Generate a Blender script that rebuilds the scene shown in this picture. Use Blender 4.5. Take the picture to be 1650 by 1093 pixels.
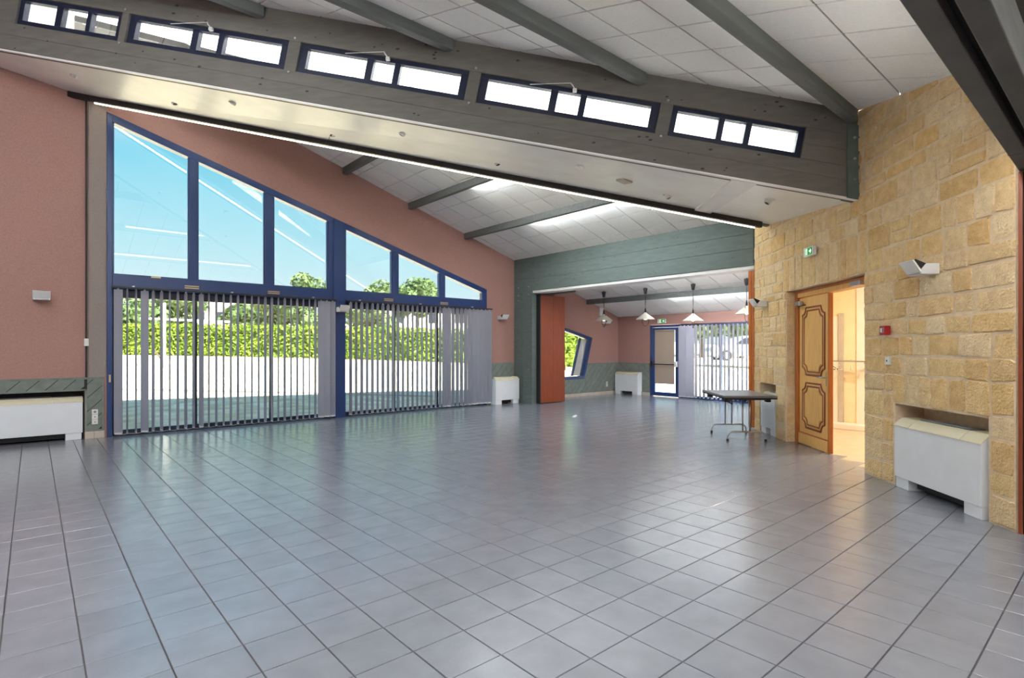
import bpy, bmesh, math, random
from mathutils import Vector, Matrix
from mathutils.geometry import tessellate_polygon
random.seed(7)
for o in list(bpy.data.objects): bpy.data.objects.remove(o)
SC = bpy.context.scene
COL = SC.collection

# ------------------------------------------------------------------ camera
F_PX, YAW, EYE = 885.864, 0.716872, 1.4608
CY = 560.81
cam_d = bpy.data.cameras.new('camera'); cam = bpy.data.objects.new('camera', cam_d); COL.objects.link(cam)
cam.location = (0, 0, EYE); cam.rotation_euler = (math.pi/2, 0, -YAW)
cam_d.sensor_width = 36; cam_d.lens = 36*F_PX/1650; cam_d.shift_y = (CY-546.5)/1650
cam_d.clip_start = 0.05; cam_d.clip_end = 400
SC.camera = cam
FW = Vector((math.sin(YAW), math.cos(YAW), 0)); RT = Vector((math.cos(YAW), -math.sin(YAW), 0))
def pix(p):
    q = Vector(p)-Vector((0, 0, EYE)); d = q.dot(FW)
    if d < 0.05: return None
    return (825+F_PX*q.dot(RT)/d, CY-F_PX*q.z/d, d)
def inview(p, m=40):
    r = pix(p)
    return r is not None and -m < r[0] < 1650+m and -m < r[1] < 1093+m
def place(px, py, dep): return Vector((0, 0, EYE)) + (FW + RT*((px-825)/F_PX) - Vector((0, 0, (py-CY)/F_PX)))*dep

# ------------------------------------------------------------------ world, sun, exposure
SC.view_settings.view_transform = 'Standard'; SC.view_settings.look = 'None'
SC.view_settings.exposure = 0.28; SC.view_settings.gamma = 1.0
SC.view_settings.use_curve_mapping = False
W = bpy.data.worlds.new('sky'); SC.world = W; W.use_nodes = True
nt = W.node_tree; nt.nodes.clear()
def wn(t, **k):
    n = nt.nodes.new(t)
    for a, b in k.items(): setattr(n, a, b)
    return n
tc = wn('ShaderNodeTexCoord'); sx = wn('ShaderNodeSeparateXYZ'); rmp = wn('ShaderNodeValToRGB')
nt.links.new(tc.outputs['Generated'], sx.inputs[0]); nt.links.new(sx.outputs['Z'], rmp.inputs[0])
el = rmp.color_ramp.elements
el[0].position = 0.0; el[0].color = (.92, 1.05, 1.10, 1)
el[1].position = 1.0; el[1].color = (.18, .50, .92, 1)
for p, c in ((.08, (.80, 1.02, 1.08, 1)), (.15, (.60, .96, 1.06, 1)), (.28, (.27, .80, 1.02, 1)), (.42, (.20, .66, 1.0, 1))):
    e = rmp.color_ramp.elements.new(p); e.color = c
mp = wn('ShaderNodeMapping'); mp.inputs['Scale'].default_value = (1.2, 1.6, 9); mp.inputs['Rotation'].default_value = (.5, .35, .3)
nz = wn('ShaderNodeTexNoise'); nz.inputs['Scale'].default_value = 1.7; nz.inputs['Detail'].default_value = 5
cr = wn('ShaderNodeValToRGB'); cr.color_ramp.elements[0].position = .52; cr.color_ramp.elements[1].position = .78
mx = wn('ShaderNodeMixRGB'); mx.inputs[2].default_value = (.9, .95, .97, 1)
ml = wn('ShaderNodeMath', operation='MULTIPLY'); ml.inputs[1].default_value = .55
bg = wn('ShaderNodeBackground'); bg.inputs['Strength'].default_value = .87; wo = wn('ShaderNodeOutputWorld')
nt.links.new(tc.outputs['Generated'], mp.inputs[0]); nt.links.new(mp.outputs[0], nz.inputs[0]); nt.links.new(nz.outputs[0], cr.inputs[0])
nt.links.new(cr.outputs[0], ml.inputs[0]); nt.links.new(ml.outputs[0], mx.inputs[0]); nt.links.new(rmp.outputs[0], mx.inputs[1])
nt.links.new(mx.outputs[0], bg.inputs[0]); nt.links.new(bg.outputs[0], wo.inputs[0])
SUN = Vector((.14, -.68, .72)).normalized()
sd = bpy.data.lights.new('sun', 'SUN'); sd.energy = 38.0; sd.angle = .009; sd.color = (1, .95, .86)
so = bpy.data.objects.new('sun', sd); COL.objects.link(so); so.rotation_euler = SUN.to_track_quat('Z', 'Y').to_euler(); so.location = SUN*60
STRIP_EMIT = 95.0        # added fill strips along the purlins and the seen far-room batten
RAIL_EMIT = 8.0         # light line under the soffit rail

# ------------------------------------------------------------------ materials
MATS = {}
def mat(name, col, rough=.5, var=.0, vscale=4., bump=0., bscale=60., metal=0., emit=None, rnd=0., col2=None, detail=4., stretch=None, spec=.5, trans=None, coat=0.):
    m = bpy.data.materials.new(name); m.use_nodes = True; t = m.node_tree; b = t.nodes['Principled BSDF']
    N = t.nodes.new; Lk = t.links.new
    b.inputs['Roughness'].default_value = rough; b.inputs['Metallic'].default_value = metal
    b.inputs['Specular IOR Level'].default_value = spec; b.inputs['Coat Weight'].default_value = coat; b.inputs['Coat Roughness'].default_value = .15
    c = (*col, 1); b.inputs['Base Color'].default_value = c
    co = N('ShaderNodeTexCoord'); oi = N('ShaderNodeObjectInfo')
    add = N('ShaderNodeVectorMath'); add.operation = 'ADD'
    sc = N('ShaderNodeVectorMath'); sc.operation = 'SCALE'; sc.inputs['Scale'].default_value = 37.
    cm = N('ShaderNodeCombineXYZ'); Lk(oi.outputs['Random'], cm.inputs[0]); Lk(oi.outputs['Random'], cm.inputs[1]); Lk(cm.outputs[0], sc.inputs[0])
    Lk(co.outputs['Object'], add.inputs[0]); Lk(sc.outputs[0], add.inputs[1]); vec = add.outputs[0]
    if stretch:
        mpn = N('ShaderNodeMapping'); mpn.inputs['Scale'].default_value = stretch; Lk(vec, mpn.inputs[0]); vec = mpn.outputs[0]
    if var or col2 or rnd:
        n = N('ShaderNodeTexNoise'); n.inputs['Scale'].default_value = vscale; n.inputs['Detail'].default_value = detail; Lk(vec, n.inputs['Vector'])
        r = N('ShaderNodeValToRGB'); r.color_ramp.elements[0].position = .32; r.color_ramp.elements[1].position = .68
        if col2: a0, a1 = col, col2
        else:
            a0 = tuple(max(0, x*(1-var)) for x in col); a1 = tuple(min(1, x*(1+var)) for x in col)
        r.color_ramp.elements[0].color = (*a0, 1); r.color_ramp.elements[1].color = (*a1, 1)
        Lk(n.outputs['Fac'], r.inputs[0]); out = r.outputs[0]
        if rnd:
            mr = N('ShaderNodeMapRange'); mr.inputs['To Min'].default_value = 1-rnd; mr.inputs['To Max'].default_value = 1+rnd; Lk(oi.outputs['Random'], mr.inputs['Value'])
            hs = N('ShaderNodeHueSaturation'); Lk(mr.outputs[0], hs.inputs['Value']); Lk(out, hs.inputs['Color']); out = hs.outputs[0]
        Lk(out, b.inputs['Base Color'])
    if bump:
        n2 = N('ShaderNodeTexNoise'); n2.inputs['Scale'].default_value = bscale; n2.inputs['Detail'].default_value = 3; Lk(vec, n2.inputs['Vector'])
        bp = N('ShaderNodeBump'); bp.inputs['Strength'].default_value = bump; bp.inputs['Distance'].default_value = .01
        Lk(n2.outputs['Fac'], bp.inputs['Height']); Lk(bp.outputs[0], b.inputs['Normal'])
    if emit:
        b.inputs['Emission Color'].default_value = (*emit[0], 1); b.inputs['Emission Strength'].default_value = emit[1]
    if trans:
        tr = N('ShaderNodeBsdfTranslucent'); tr.inputs[0].default_value = (*trans[0], 1); ms = N('ShaderNodeMixShader'); ms.inputs[0].default_value = trans[1]
        o = t.nodes['Material Output']; Lk(b.outputs[0], ms.inputs[1]); Lk(tr.outputs[0], ms.inputs[2]); Lk(ms.outputs[0], o.inputs[0])
    MATS[name] = m
    return m
def glassmat(name, tint=(.97, .98, .98), boost=1.0):
    m = bpy.data.materials.new(name); m.use_nodes = True; t = m.node_tree; t.nodes.clear(); N = t.nodes.new; Lk = t.links.new
    lw = N('ShaderNodeLayerWeight'); pw = N('ShaderNodeMath'); pw.operation = 'POWER'; pw.inputs[1].default_value = 5
    ma = N('ShaderNodeMath'); ma.operation = 'MULTIPLY_ADD'; ma.inputs[1].default_value = .95; ma.inputs[2].default_value = .045*boost
    Lk(lw.outputs['Facing'], pw.inputs[0]); Lk(pw.outputs[0], ma.inputs[0])
    tr = N('ShaderNodeBsdfTransparent'); tr.inputs[0].default_value = (*tint, 1); gl = N('ShaderNodeBsdfGlossy'); gl.inputs['Roughness'].default_value = .01
    ms = N('ShaderNodeMixShader'); o = N('ShaderNodeOutputMaterial'); Lk(ma.outputs[0], ms.inputs[0]); Lk(tr.outputs[0], ms.inputs[1]); Lk(gl.outputs[0], ms.inputs[2]); Lk(ms.outputs[0], o.inputs[0])
    MATS[name] = m; return m
def s2l(r, g, b):
    f = lambda c: (c/255/12.92) if c/255 <= .04045 else ((c/255+.055)/1.055)**2.4
    return (f(r), f(g), f(b))
mat('tile', s2l(130, 134, 143), .21, var=.07, vscale=5, bump=.12, bscale=90, rnd=.035, spec=.7, coat=.3)
mat('grout', s2l(74, 72, 74), .85, var=.1, vscale=20)
mat('pink', s2l(172, 132, 122), .9, var=.09, vscale=70, bump=.35, bscale=170)
mat('ceil', s2l(240, 240, 238), .9, var=.03, vscale=40, bump=.2, bscale=220, rnd=.012)
mat('ceilback', s2l(60, 58, 56), .9)
mat('purlin', s2l(104, 108, 106), .6, var=.12, vscale=6, stretch=(.3, 3, 3), bump=.1, bscale=40)
mat('timber', s2l(110, 107, 100), .75, var=.10, vscale=7, stretch=(.5, .5, 2.5), bump=.15, bscale=30)
mat('greentimber', s2l(92, 104, 100), .75, var=.10, vscale=7, stretch=(.6, .6, 2.5), bump=.15, bscale=30)
mat('knot', s2l(66, 60, 54), .8)
mat('seam', s2l(52, 50, 48), .9)
mat('soffit', s2l(243, 243, 240), .35, var=.04, vscale=2.5)
mat('navy', s2l(24, 56, 110), .35, var=.06, vscale=8, spec=.6)
mat('navydark', s2l(26, 34, 58), .4, var=.06, vscale=8)
glassmat('glass', boost=2.0)
mat('blind', s2l(186, 186, 198), .85, var=.05, vscale=30, trans=((.5, .5, .58), .5))
mat('railblack', s2l(44, 40, 40), .5, var=.05)
mat('white', s2l(232, 232, 230), .45, var=.02, vscale=6)
mat('heater', s2l(232, 236, 240), .4, var=.02, vscale=6)
mat('cream', s2l(222, 216, 188), .45, var=.02, vscale=6)
mat('grille', s2l(150, 155, 160), .5, var=.1, vscale=30)
mat('dark', s2l(30, 29, 30), .6, var=.1)
mat('brass', s2l(196, 178, 140), .35, metal=.6, var=.05)
mat('steel', s2l(186, 186, 194), .28, metal=.9, var=.04)
mat('wainscot', s2l(122, 130, 124), .75, var=.12, vscale=8, bump=.15, bscale=40, rnd=.05)
mat('redwood', s2l(134, 60, 27), .5, var=.16, vscale=9, stretch=(4, 4, .35), bump=.05, bscale=60)
mat('orangewood', s2l(188, 106, 42), .5, var=.12, vscale=9, stretch=(4, 4, .35))
mat('oak', s2l(226, 176, 102), .45, var=.10, vscale=10, stretch=(5, 5, .4))
mat('oakdark', s2l(178, 104, 44), .45, var=.12, vscale=10, stretch=(5, 5, .4))
mat('mould', s2l(132, 62, 30), .45, var=.1, vscale=10)
mat('mortar', s2l(226, 204, 172), .95, var=.08, vscale=14, bump=.3, bscale=60)
mat('tabletop', s2l(116, 118, 124), .3, var=.05, vscale=20)
mat('red', s2l(170, 24, 36), .4, var=.05)
mat('signgreen', s2l(10, 140, 50), .4, emit=(s2l(10, 140, 50), .6))
mat('signwhite', s2l(240, 250, 240), .4, emit=((.9, 1, .9), .8))
mat('tube', (1, 1, 1), .4, emit=((.90, .96, 1.0), STRIP_EMIT))  # mostly unseen strips, added to fill the room with light
mat('tubedim', (1, 1, 1), .4, emit=((.95, .97, 1.0), 5.0))
mat('tubeback_fill', (1, 1, 1), .4, emit=((.92, .96, 1.0), 100.0))
mat('tubecove_fill', (1, 1, 1), .4, emit=((1.0, .97, .92), 85.0))
mat('railglow', (1, 1, .9), .4, emit=((1.0, .93, .70), RAIL_EMIT))
mat('roofskin', s2l(205, 203, 198), .8, var=.06, vscale=2)
mat('shade', s2l(205, 200, 186), .6, var=.05, vscale=9, trans=((.8, .76, .66), .3))
mat('bulb', (1, 1, .95), .4, emit=((1, .95, .8), 2.0))
mat('screen', s2l(176, 160, 146), .85, var=.06, vscale=60, trans=((.5, .45, .4), .3))
mat('plinth', s2l(196, 186, 172), .5, var=.06, vscale=8, rnd=.04)
mat('foyerwall', s2l(244, 228, 188), .85, var=.05, vscale=4)
mat('foyerwhite', s2l(240, 234, 222), .8, var=.03)
mat('foyerfloor', s2l(214, 190, 160), .4, var=.08, vscale=6)
mat('mat', s2l(120, 96, 72), .95, var=.2, vscale=60)
mat('lawn', s2l(248, 236, 210), .95, col2=s2l(188, 178, 132), vscale=1.8, detail=10, bump=.6, bscale=9)
mat('path', s2l(222, 212, 190), .9, var=.06, vscale=5)
mat('tarmac', s2l(206, 200, 192), .9, var=.07, vscale=3)
mat('leaf', s2l(78, 108, 18), .6, col2=s2l(122, 146, 36), vscale=1.2, trans=((.22, .30, .03), .35))
mat('leafdark', s2l(56, 80, 42), .7, col2=s2l(92, 116, 66), vscale=.9, trans=((.10, .15, .05), .3))
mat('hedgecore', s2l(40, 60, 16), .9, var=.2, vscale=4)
mat('bark', s2l(70, 56, 44), .9, var=.2, vscale=8)
mat('carpaint', s2l(196, 200, 208), .25, metal=.5, var=.02)
mat('carglass', s2l(40, 46, 56), .08, var=.05)
mat('rubber', s2l(28, 28, 28), .8, var=.1)
mat('housewall', s2l(236, 232, 224), .9, var=.04)
mat('rooftile', s2l(214, 196, 184), .9, var=.12, vscale=6)
def stonemat():
    m = mat('stone', s2l(240, 212, 160), .95, col2=s2l(204, 166, 110), vscale=11, detail=10, bump=1.0, bscale=48, rnd=.0)
    [n for n in m.node_tree.nodes if n.type == 'BUMP'][0].inputs['Distance'].default_value = .022
    t = m.node_tree; N = t.nodes.new; Lk = t.links.new; b = t.nodes['Principled BSDF']
    oi = N('ShaderNodeObjectInfo'); src = b.inputs['Base Color'].links[0].from_socket
    r = N('ShaderNodeValToRGB'); r.color_ramp.interpolation = 'LINEAR'
    cs = [(0, s2l(248, 224, 168)), (.2, s2l(236, 200, 138)), (.4, s2l(242, 224, 186)), (.6, s2l(222, 180, 114)), (.8, s2l(248, 234, 204)), (1, s2l(238, 198, 126))]
    r.color_ramp.elements[0].color = (*cs[0][1], 1); r.color_ramp.elements[1].color = (*cs[-1][1], 1)
    for p, c in cs[1:-1]:
        e = r.color_ramp.elements.new(p); e.color = (*c, 1)
    Lk(oi.outputs['Random'], r.inputs[0])
    mx = N('ShaderNodeMixRGB'); mx.inputs[0].default_value = .5; Lk(r.outputs[0], mx.inputs[1]); Lk(src, mx.inputs[2])
    v = N('ShaderNodeTexVoronoi'); v.inputs['Scale'].default_value = 60; co = N('ShaderNodeTexCoord')
    mpg = N('ShaderNodeMapping'); mpg.inputs['Scale'].default_value = (.7, .7, 1.6); Lk(co.outputs['Object'], mpg.inputs[0]); Lk(mpg.outputs[0], v.inputs['Vector'])
    n = N('ShaderNodeTexNoise'); n.inputs['Scale'].default_value = 16; n.inputs['Detail'].default_value = 3; Lk(co.outputs['Object'], n.inputs['Vector'])
    ad = N('ShaderNodeMath'); ad.operation = 'ADD'; Lk(v.outputs['Distance'], ad.inputs[0]); Lk(n.outputs['Fac'], ad.inputs[1])
    pr = N('ShaderNodeValToRGB'); pr.color_ramp.elements[0].position = .54; pr.color_ramp.elements[1].position = .68
    pr.color_ramp.elements[0].color = (*s2l(116, 80, 44), 1); pr.color_ramp.elements[1].color = (1, 1, 1, 1); Lk(ad.outputs[0], pr.inputs[0])
    mu = N('ShaderNodeMixRGB'); mu.blend_type = 'MULTIPLY'; mu.inputs[0].default_value = .55; Lk(mx.outputs[0], mu.inputs[1]); Lk(pr.outputs[0], mu.inputs[2])
    Lk(mu.outputs[0], b.inputs['Base Color'])
    return m
stonemat()

# ------------------------------------------------------------------ mesh helpers
class MB:
    def __init__(s): s.v = []; s.f = []; s.mi = []
    def add(s, vs, fs, M=None, m=0):
        o = len(s.v)
        s.v += [tuple(M @ Vector(p)) if M else tuple(p) for p in vs]
        s.f += [tuple(i+o for i in f) for f in fs]; s.mi += [m]*len(fs); return s
    def box(s, x0, x1, y0, y1, z0, z1, M=None, m=0):
        return s.add([(x0, y0, z0), (x1, y0, z0), (x1, y1, z0), (x0, y1, z0), (x0, y0, z1), (x1, y0, z1), (x1, y1, z1), (x0, y1, z1)],
                     [(3, 2, 1, 0), (4, 5, 6, 7), (0, 1, 5, 4), (1, 2, 6, 5), (2, 3, 7, 6), (3, 0, 4, 7)], M, m)
    def loft(s, A, B, M=None, m=0):           # two matching rings -> closed prism
        n = len(A)
        return s.add(list(A)+list(B), [tuple(range(n-1, -1, -1)), tuple(range(n, 2*n))]+[(i, (i+1) % n, n+(i+1) % n, n+i) for i in range(n)], M, m)
    def prism(s, poly, off, M=None, m=0):     # poly of 3-d points extruded by off
        off = Vector(off); return s.loft(poly, [tuple(Vector(p)+off) for p in poly], M, m)
    def holed(s, rings, off, M=None, m=0):    # polygon with holes extruded
        off = Vector(off); base = []; 
        for r in rings: base += [tuple(p) for p in r]
        n = len(base); tri = tessellate_polygon([[Vector(p) for p in r] for r in rings])
        fs = [tuple(t) for t in tri]+[tuple(n+i for i in reversed(t)) for t in tri]
        k = 0
        for r in rings:
            L = len(r)
            for i in range(L): a, b = k+i, k+(i+1) % L; fs.append((a, b, n+b, n+a))
            k += L
        return s.add(base+[tuple(Vector(p)+off) for p in base], fs, M, m)
    def lathe(s, prof, c=(0, 0, 0), n=16, M=None, m=0, close=True):
        vs = []; fs = []
        for (r, z) in prof:
            for i in range(n): a = 2*math.pi*i/n; vs.append((c[0]+r*math.cos(a), c[1]+r*math.sin(a), c[2]+z))
        for j in range(len(prof)-1):
            for i in range(n): k = (i+1) % n; fs.append((j*n+i, j*n+k, (j+1)*n+k, (j+1)*n+i))
        if close: fs.append(tuple(range(n-1, -1, -1))); fs.append(tuple((len(prof)-1)*n+i for i in range(n)))
        return s.add(vs, fs, M, m)
    def tube(s, pts, r, n=8, M=None, m=0, closed=False):
        pts = [Vector(p) for p in pts]; vs = []; fs = []; N = len(pts); up = None
        for i, p in enumerate(pts):
            if closed: t = pts[(i+1) % N]-pts[i-1]
            else: t = pts[min(i+1, N-1)]-pts[max(i-1, 0)]
            t.normalize()
            if up is None:
                up = Vector((0, 0, 1)) if abs(t.z) < .9 else Vector((1, 0, 0))
            a = t.cross(up); a.normalize(); b = a.cross(t); up = b
            rr = r[i] if isinstance(r, (list, tuple)) else r
            for k in range(n): w = 2*math.pi*k/n; vs.append(p+a*math.cos(w)*rr+b*math.sin(w)*rr)
        for i in range(N if closed else N-1):
            j = (i+1) % N
            for k in range(n): l = (k+1) % n; fs.append((i*n+k, i*n+l, j*n+l, j*n+k))
        if not closed: fs.append(tuple(range(n-1, -1, -1))); fs.append(tuple((N-1)*n+k for k in range(n)))
        return s.add(vs, fs, M, m)
    def mesh(s, name, mats, smooth=False, fix=True):
        me = bpy.data.meshes.new(name); me.from_pydata(s.v, [], s.f)
        for mm in (mats if isinstance(mats, (list, tuple)) else [mats]): me.materials.append(MATS[mm])
        if isinstance(mats, (list, tuple)) and len(mats) > 1: me.polygons.foreach_set('material_index', s.mi)
        if fix:
            b = bmesh.new(); b.from_mesh(me); bmesh.ops.recalc_face_normals(b, faces=b.faces); b.to_mesh(me); b.free()
        if smooth: me.polygons.foreach_set('use_smooth', [True]*len(me.polygons))
        me.update(); return me
    def build(s, name, mats, parent=None, smooth=False, bevel=0, M=None, fix=True, seg=2):
        o = bpy.data.objects.new(name, s.mesh(name, mats, smooth, fix)); COL.objects.link(o)
        if parent: o.parent = parent
        if M: o.matrix_local = M
        if bevel:
            b = o.modifiers.new('bevel', 'BEVEL'); b.width = bevel; b.segments = seg; b.limit_method = 'ANGLE'
        return o
def tag(o, label, cat, group=None, kind=None):
    o['label'] = label; o['category'] = cat
    if group: o['group'] = group
    if kind: o['kind'] = kind
    return o
def empty(name, loc=(0, 0, 0), rz=0, parent=None):
    o = bpy.data.objects.new(name, None); COL.objects.link(o); o.location = loc; o.rotation_euler = (0, 0, rz); o.empty_display_size = .1
    if parent: o.parent = parent
    return o
def link(name, me, parent=None, M=None):
    o = bpy.data.objects.new(name, me); COL.objects.link(o)
    if parent: o.parent = parent
    if M: o.matrix_local = M
    return o
T3 = Matrix.Translation
def RZ(a): return Matrix.Rotation(a, 4, 'Z')
def clip(poly, a, b, c):                      # keep a*x+b*y<=c (2-d polygon)
    out = []
    for i in range(len(poly)):
        p, q = poly[i], poly[(i+1) % len(poly)]; dp = a*p[0]+b*p[1]-c; dq = a*q[0]+b*q[1]-c
        if dp <= 0: out.append(p)
        if dp*dq < 0: k = dp/(dp-dq); out.append((p[0]+(q[0]-p[0])*k, p[1]+(q[1]-p[1])*k))
    return out
def area(p): return abs(sum(p[i][0]*p[(i+1) % len(p)][1]-p[(i+1) % len(p)][0]*p[i][1] for i in range(len(p))))/2 if len(p) > 2 else 0

# ------------------------------------------------------------------ plan constants
YW = 11.1375            # inner face of the window wall
XP = 9.773              # face of the folding-partition beam
XF = 14.25              # inner face of the far wall
SQ = math.sqrt(.5)
P0 = Vector((9.7725, 4.5875, 0)); DS = Vector((-SQ, -SQ, 0)); DN = Vector((SQ, -SQ, 0))   # stone wall: along, into the wall
def SP(s, d, z): v = P0+DS*s+DN*d; return (v.x, v.y, z)
MS = Matrix(((DS.x, DN.x, 0, P0.x), (DS.y, DN.y, 0, P0.y), (0, 0, 1, 0), (0, 0, 0, 1)))      # local (s, depth, z)
def ZL(x): return 3.817-.303*(x-9.773)
def ZH(y): return 4.300+.300*(y-2.271)
XL, YB = -3.6, -5.0     # hidden ends of the hall
CS = 9.656              # clerestory plane x+y
RA = Vector((.498, YW, 5.506)); RB = Vector((9.285, 4.10, 3.524))       # lower far edge of the sloping soffit

# ================================================================== STRUCTURE
# ---- floor and tiles
fl = MB().box(XL, 14.6, YB, 11.4, -.22, -.006).build('floor', 'grout')
tag(fl, 'pale grey square-tiled floor with dark joints', 'floor', kind='structure')
tm = MB(); h0, h1 = .1468, .1448
tm.add([(-h0, -h0, -.007), (h0, -h0, -.007), (h0, h0, -.007), (-h0, h0, -.007), (-h0, -h0, -.0015), (h0, -h0, -.0015), (h0, h0, -.0015), (-h0, h0, -.0015), (-h1, -h1, 0), (h1, -h1, 0), (h1, h1, 0), (-h1, h1, 0)],
       [(3, 2, 1, 0), (0, 1, 5, 4), (1, 2, 6, 5), (2, 3, 7, 6), (3, 0, 4, 7), (4, 5, 9, 8), (5, 6, 10, 9), (6, 7, 11, 10), (7, 4, 8, 11), (8, 9, 10, 11)])
tile_me = tm.mesh('tile', 'tile')
near, rest = [], []
for i in range(-13, 49):
    for j in range(-18, 37):
        x = .17937+.3*i+.15; y = .2072+.3*j+.15
        if x < XL or x > XF+.1 or y < YB or y > YW+.14: continue
        hall = (x-y < 5.185+.2) or (x > 9.6 and y > 4.35)
        if not hall: continue
        r = pix((x, y, 0)) if inview((x, y, 0), 60) else None
        (near if r else rest).append((r[2] if r else 0, x, y))
near.sort()
for d, x, y in near[:300]:
    o = link('tile', tile_me, fl, T3((x, y, 0)))
fm = MB()
for d, x, y in near[300:]+rest: fm.add(tm.v, tm.f, T3((x, y, 0)))
o = fm.build('tile_field', 'tile', fl, fix=False); o['kind'] = 'stuff'
# foyer floor behind the stone wall
ff = MB().prism([SP(s, d, -.006) for s, d in ((-1.2, .42), (1.34, .42), (1.34, .05), (3.44, .05), (3.44, .42), (5.6, .42), (5.6, 6.5), (-1.2, 6.5))], (0, 0, .004)).build('floor_foyer', 'foyerfloor')
tag(ff, 'warm beige foyer floor seen through the open doorway', 'floor', kind='structure')

# ---- sloping suspended ceilings
def ceiling(name, label, poly, zf, ox, oy, parts=None):
    top = MB().loft([(x, y, zf(x, y)+.02) for x, y in poly], [(x, y, zf(x, y)+.24) for x, y in poly]).build(name, 'ceilback')
    tag(top, label, 'ceiling', kind='structure')
    xs = [p[0] for p in poly]; ys = [p[1] for p in poly]
    fld = MB(); nf = 0
    i0, i1 = int((min(xs)-ox)/.6)-1, int((max(xs)-ox)/.6)+1; j0, j1 = int((min(ys)-oy)/.6)-1, int((max(ys)-oy)/.6)+1
    def ccw(p): return p if sum(p[i][0]*p[(i+1) % len(p)][1]-p[(i+1) % len(p)][0]*p[i][1] for i in range(len(p))) > 0 else p[::-1]
    for P in [ccw(p) for p in (parts or [poly])]:
     for i in range(i0, i1+1):
        for j in range(j0, j1+1):
            g = .009
            q = [(ox+.6*i+g, oy+.6*j+g), (ox+.6*i+.6-g, oy+.6*j+g), (ox+.6*i+.6-g, oy+.6*j+.6-g), (ox+.6*i+g, oy+.6*j+.6-g)]
            for k in range(len(P)):
                a, b = P[k], P[(k+1) % len(P)]; nx, ny = b[1]-a[1], -(b[0]-a[0])
                q = clip(q, nx, ny, nx*a[0]+ny*a[1])
                if len(q) < 3: break
            if len(q) < 3 or area(q) < .01: continue
            m = MB().loft([(x, y, zf(x, y)) for x, y in q], [(x, y, zf(x, y)+.025) for x, y in q])
            if any(inview((x, y, zf(x, y)), 5) for x, y in q):
                cx = sum(p[0] for p in q)/len(q); cy = sum(p[1] for p in q)/len(q); c = (cx, cy, zf(cx, cy))
                m.v = [tuple(Vector(v)-Vector(c)) for v in m.v]
                m.build('ceiling_panel', 'ceil', top, M=T3(c))
            else: fld.add(m.v, m.f); nf += 1
    if nf:
        o = fld.build('panel_field', 'ceil', top); o['kind'] = 'stuff'
    return top
hi_poly = [(XL, .36), (5.62, .36), (7.42, 2.235), (-1.48, YW), (XL, YW)]
ceil_hi = ceiling('ceiling', 'high sloping ceiling of large white square panels above the clerestory', hi_poly, lambda x, y: ZH(y), .367, .468)
lo_poly = [(RA.x, YW), (RB.x, RB.y), (9.77, 4.585), (9.77, 4.42), (XF, 4.42), (XF, YW)]
ceil_lo = ceiling('ceiling_low', 'lower sloping ceiling of white square panels falling towards the far room', lo_poly, lambda x, y: ZL(x), .475, .115, [[(RA.x, YW), (RB.x, RB.y), (9.77, 4.585), (9.77, YW)], [(9.915, 4.42), (XF, 4.42), (XF, YW), (9.915, YW)]])
# purlins are parts of their ceilings; battens with light are things of their own
def strip_light(a, b, label, tm='tube', grp='fluorescent battens along the purlins'):
    a, b = Vector(a), Vector(b); d = (b-a); L = d.length
    e = empty('strip_light', a, math.atan2(d.y, d.x))
    MB().box(0, L, -.03, .03, -.035, .0).build('housing', 'white', e)
    MB().box(.02, L-.02, -.026, .026, -.062, -.036).build('tube', tm, e, bevel=.008)
    for x in (-.012, L): MB().box(x, x+.012, -.03, .03, -.066, .0).build('end_cap', 'white', e)
    return tag(e, label, 'lamp', grp)
hi_names = ['nearest the stone wall', 'second from the stone wall', 'third from the stone wall', 'fourth from the stone wall', 'fifth from the stone wall']
for k, y in enumerate((2.27, 4.02, 5.70, 7.42, 9.1)):
    x1 = CS-y-.01; x0 = (-2.6, -1.0, 1.2, 0, 0)[k]
    MB().box(XL, x1, y-.055, y+.055, ZH(y)-.15, ZH(y)+.016).build('purlin', 'purlin', ceil_hi, bevel=.006)
    if k < 3: strip_light((1.7+.2*k, y+.095, ZH(y)), (x1-1.35-.1*k, y+.095, ZH(y)), 'dim white strip light on the high-ceiling purlin '+hi_names[k], 'tubedim')
    if k < 4: strip_light((-3.3, y+.095, ZH(y)), ((1.45, 1.45, 1.3, -1.6, .4)[k], y+.095, ZH(y)), 'added bright fill strip at the unseen left end of the high purlin '+hi_names[k])  # strong strips above the view, added to brighten the hall
def rail_x(y): return RA.x+(RB.x-RA.x)*(YW-y)/(YW-RB.y)
def rail_y(x): return YW-(x-RA.x)*(YW-RB.y)/(RB.x-RA.x)
lo_names = {3.41: 'closest to the clerestory', 4.99: 'second from the clerestory', 6.57: 'third from the clerestory', 8.16: 'nearest the grey header beam', 11.2: 'just behind the header beam, added unseen fill', 12.75: 'behind the pendant lamps'}  # the strip hidden by the header beam is added for brightness
for x in lo_names:
    y0 = rail_y(x)+.05 if x < 9.2 else 4.43
    MB().box(x-.05, x+.05, y0, YW-.01, ZL(x)-.13, ZL(x)+.016).build('purlin', 'purlin', ceil_lo, bevel=.006)
    ym = y0+.5
    if x > 11: strip_light((x+.09, 4.6, ZL(x)-.056), (x+.09, YW-2.6, ZL(x)-.056), 'added fill strip light hidden behind the low-ceiling purlin '+lo_names[x])
    elif x > 4: strip_light((x+.09, ym, ZL(x)-.035), (x+.09, YW-2.2, ZL(x)-.035), 'added fill strip light hidden behind the low-ceiling purlin '+lo_names[x])  # strips added out of sight behind the hall purlins to lift the low ceiling

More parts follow.
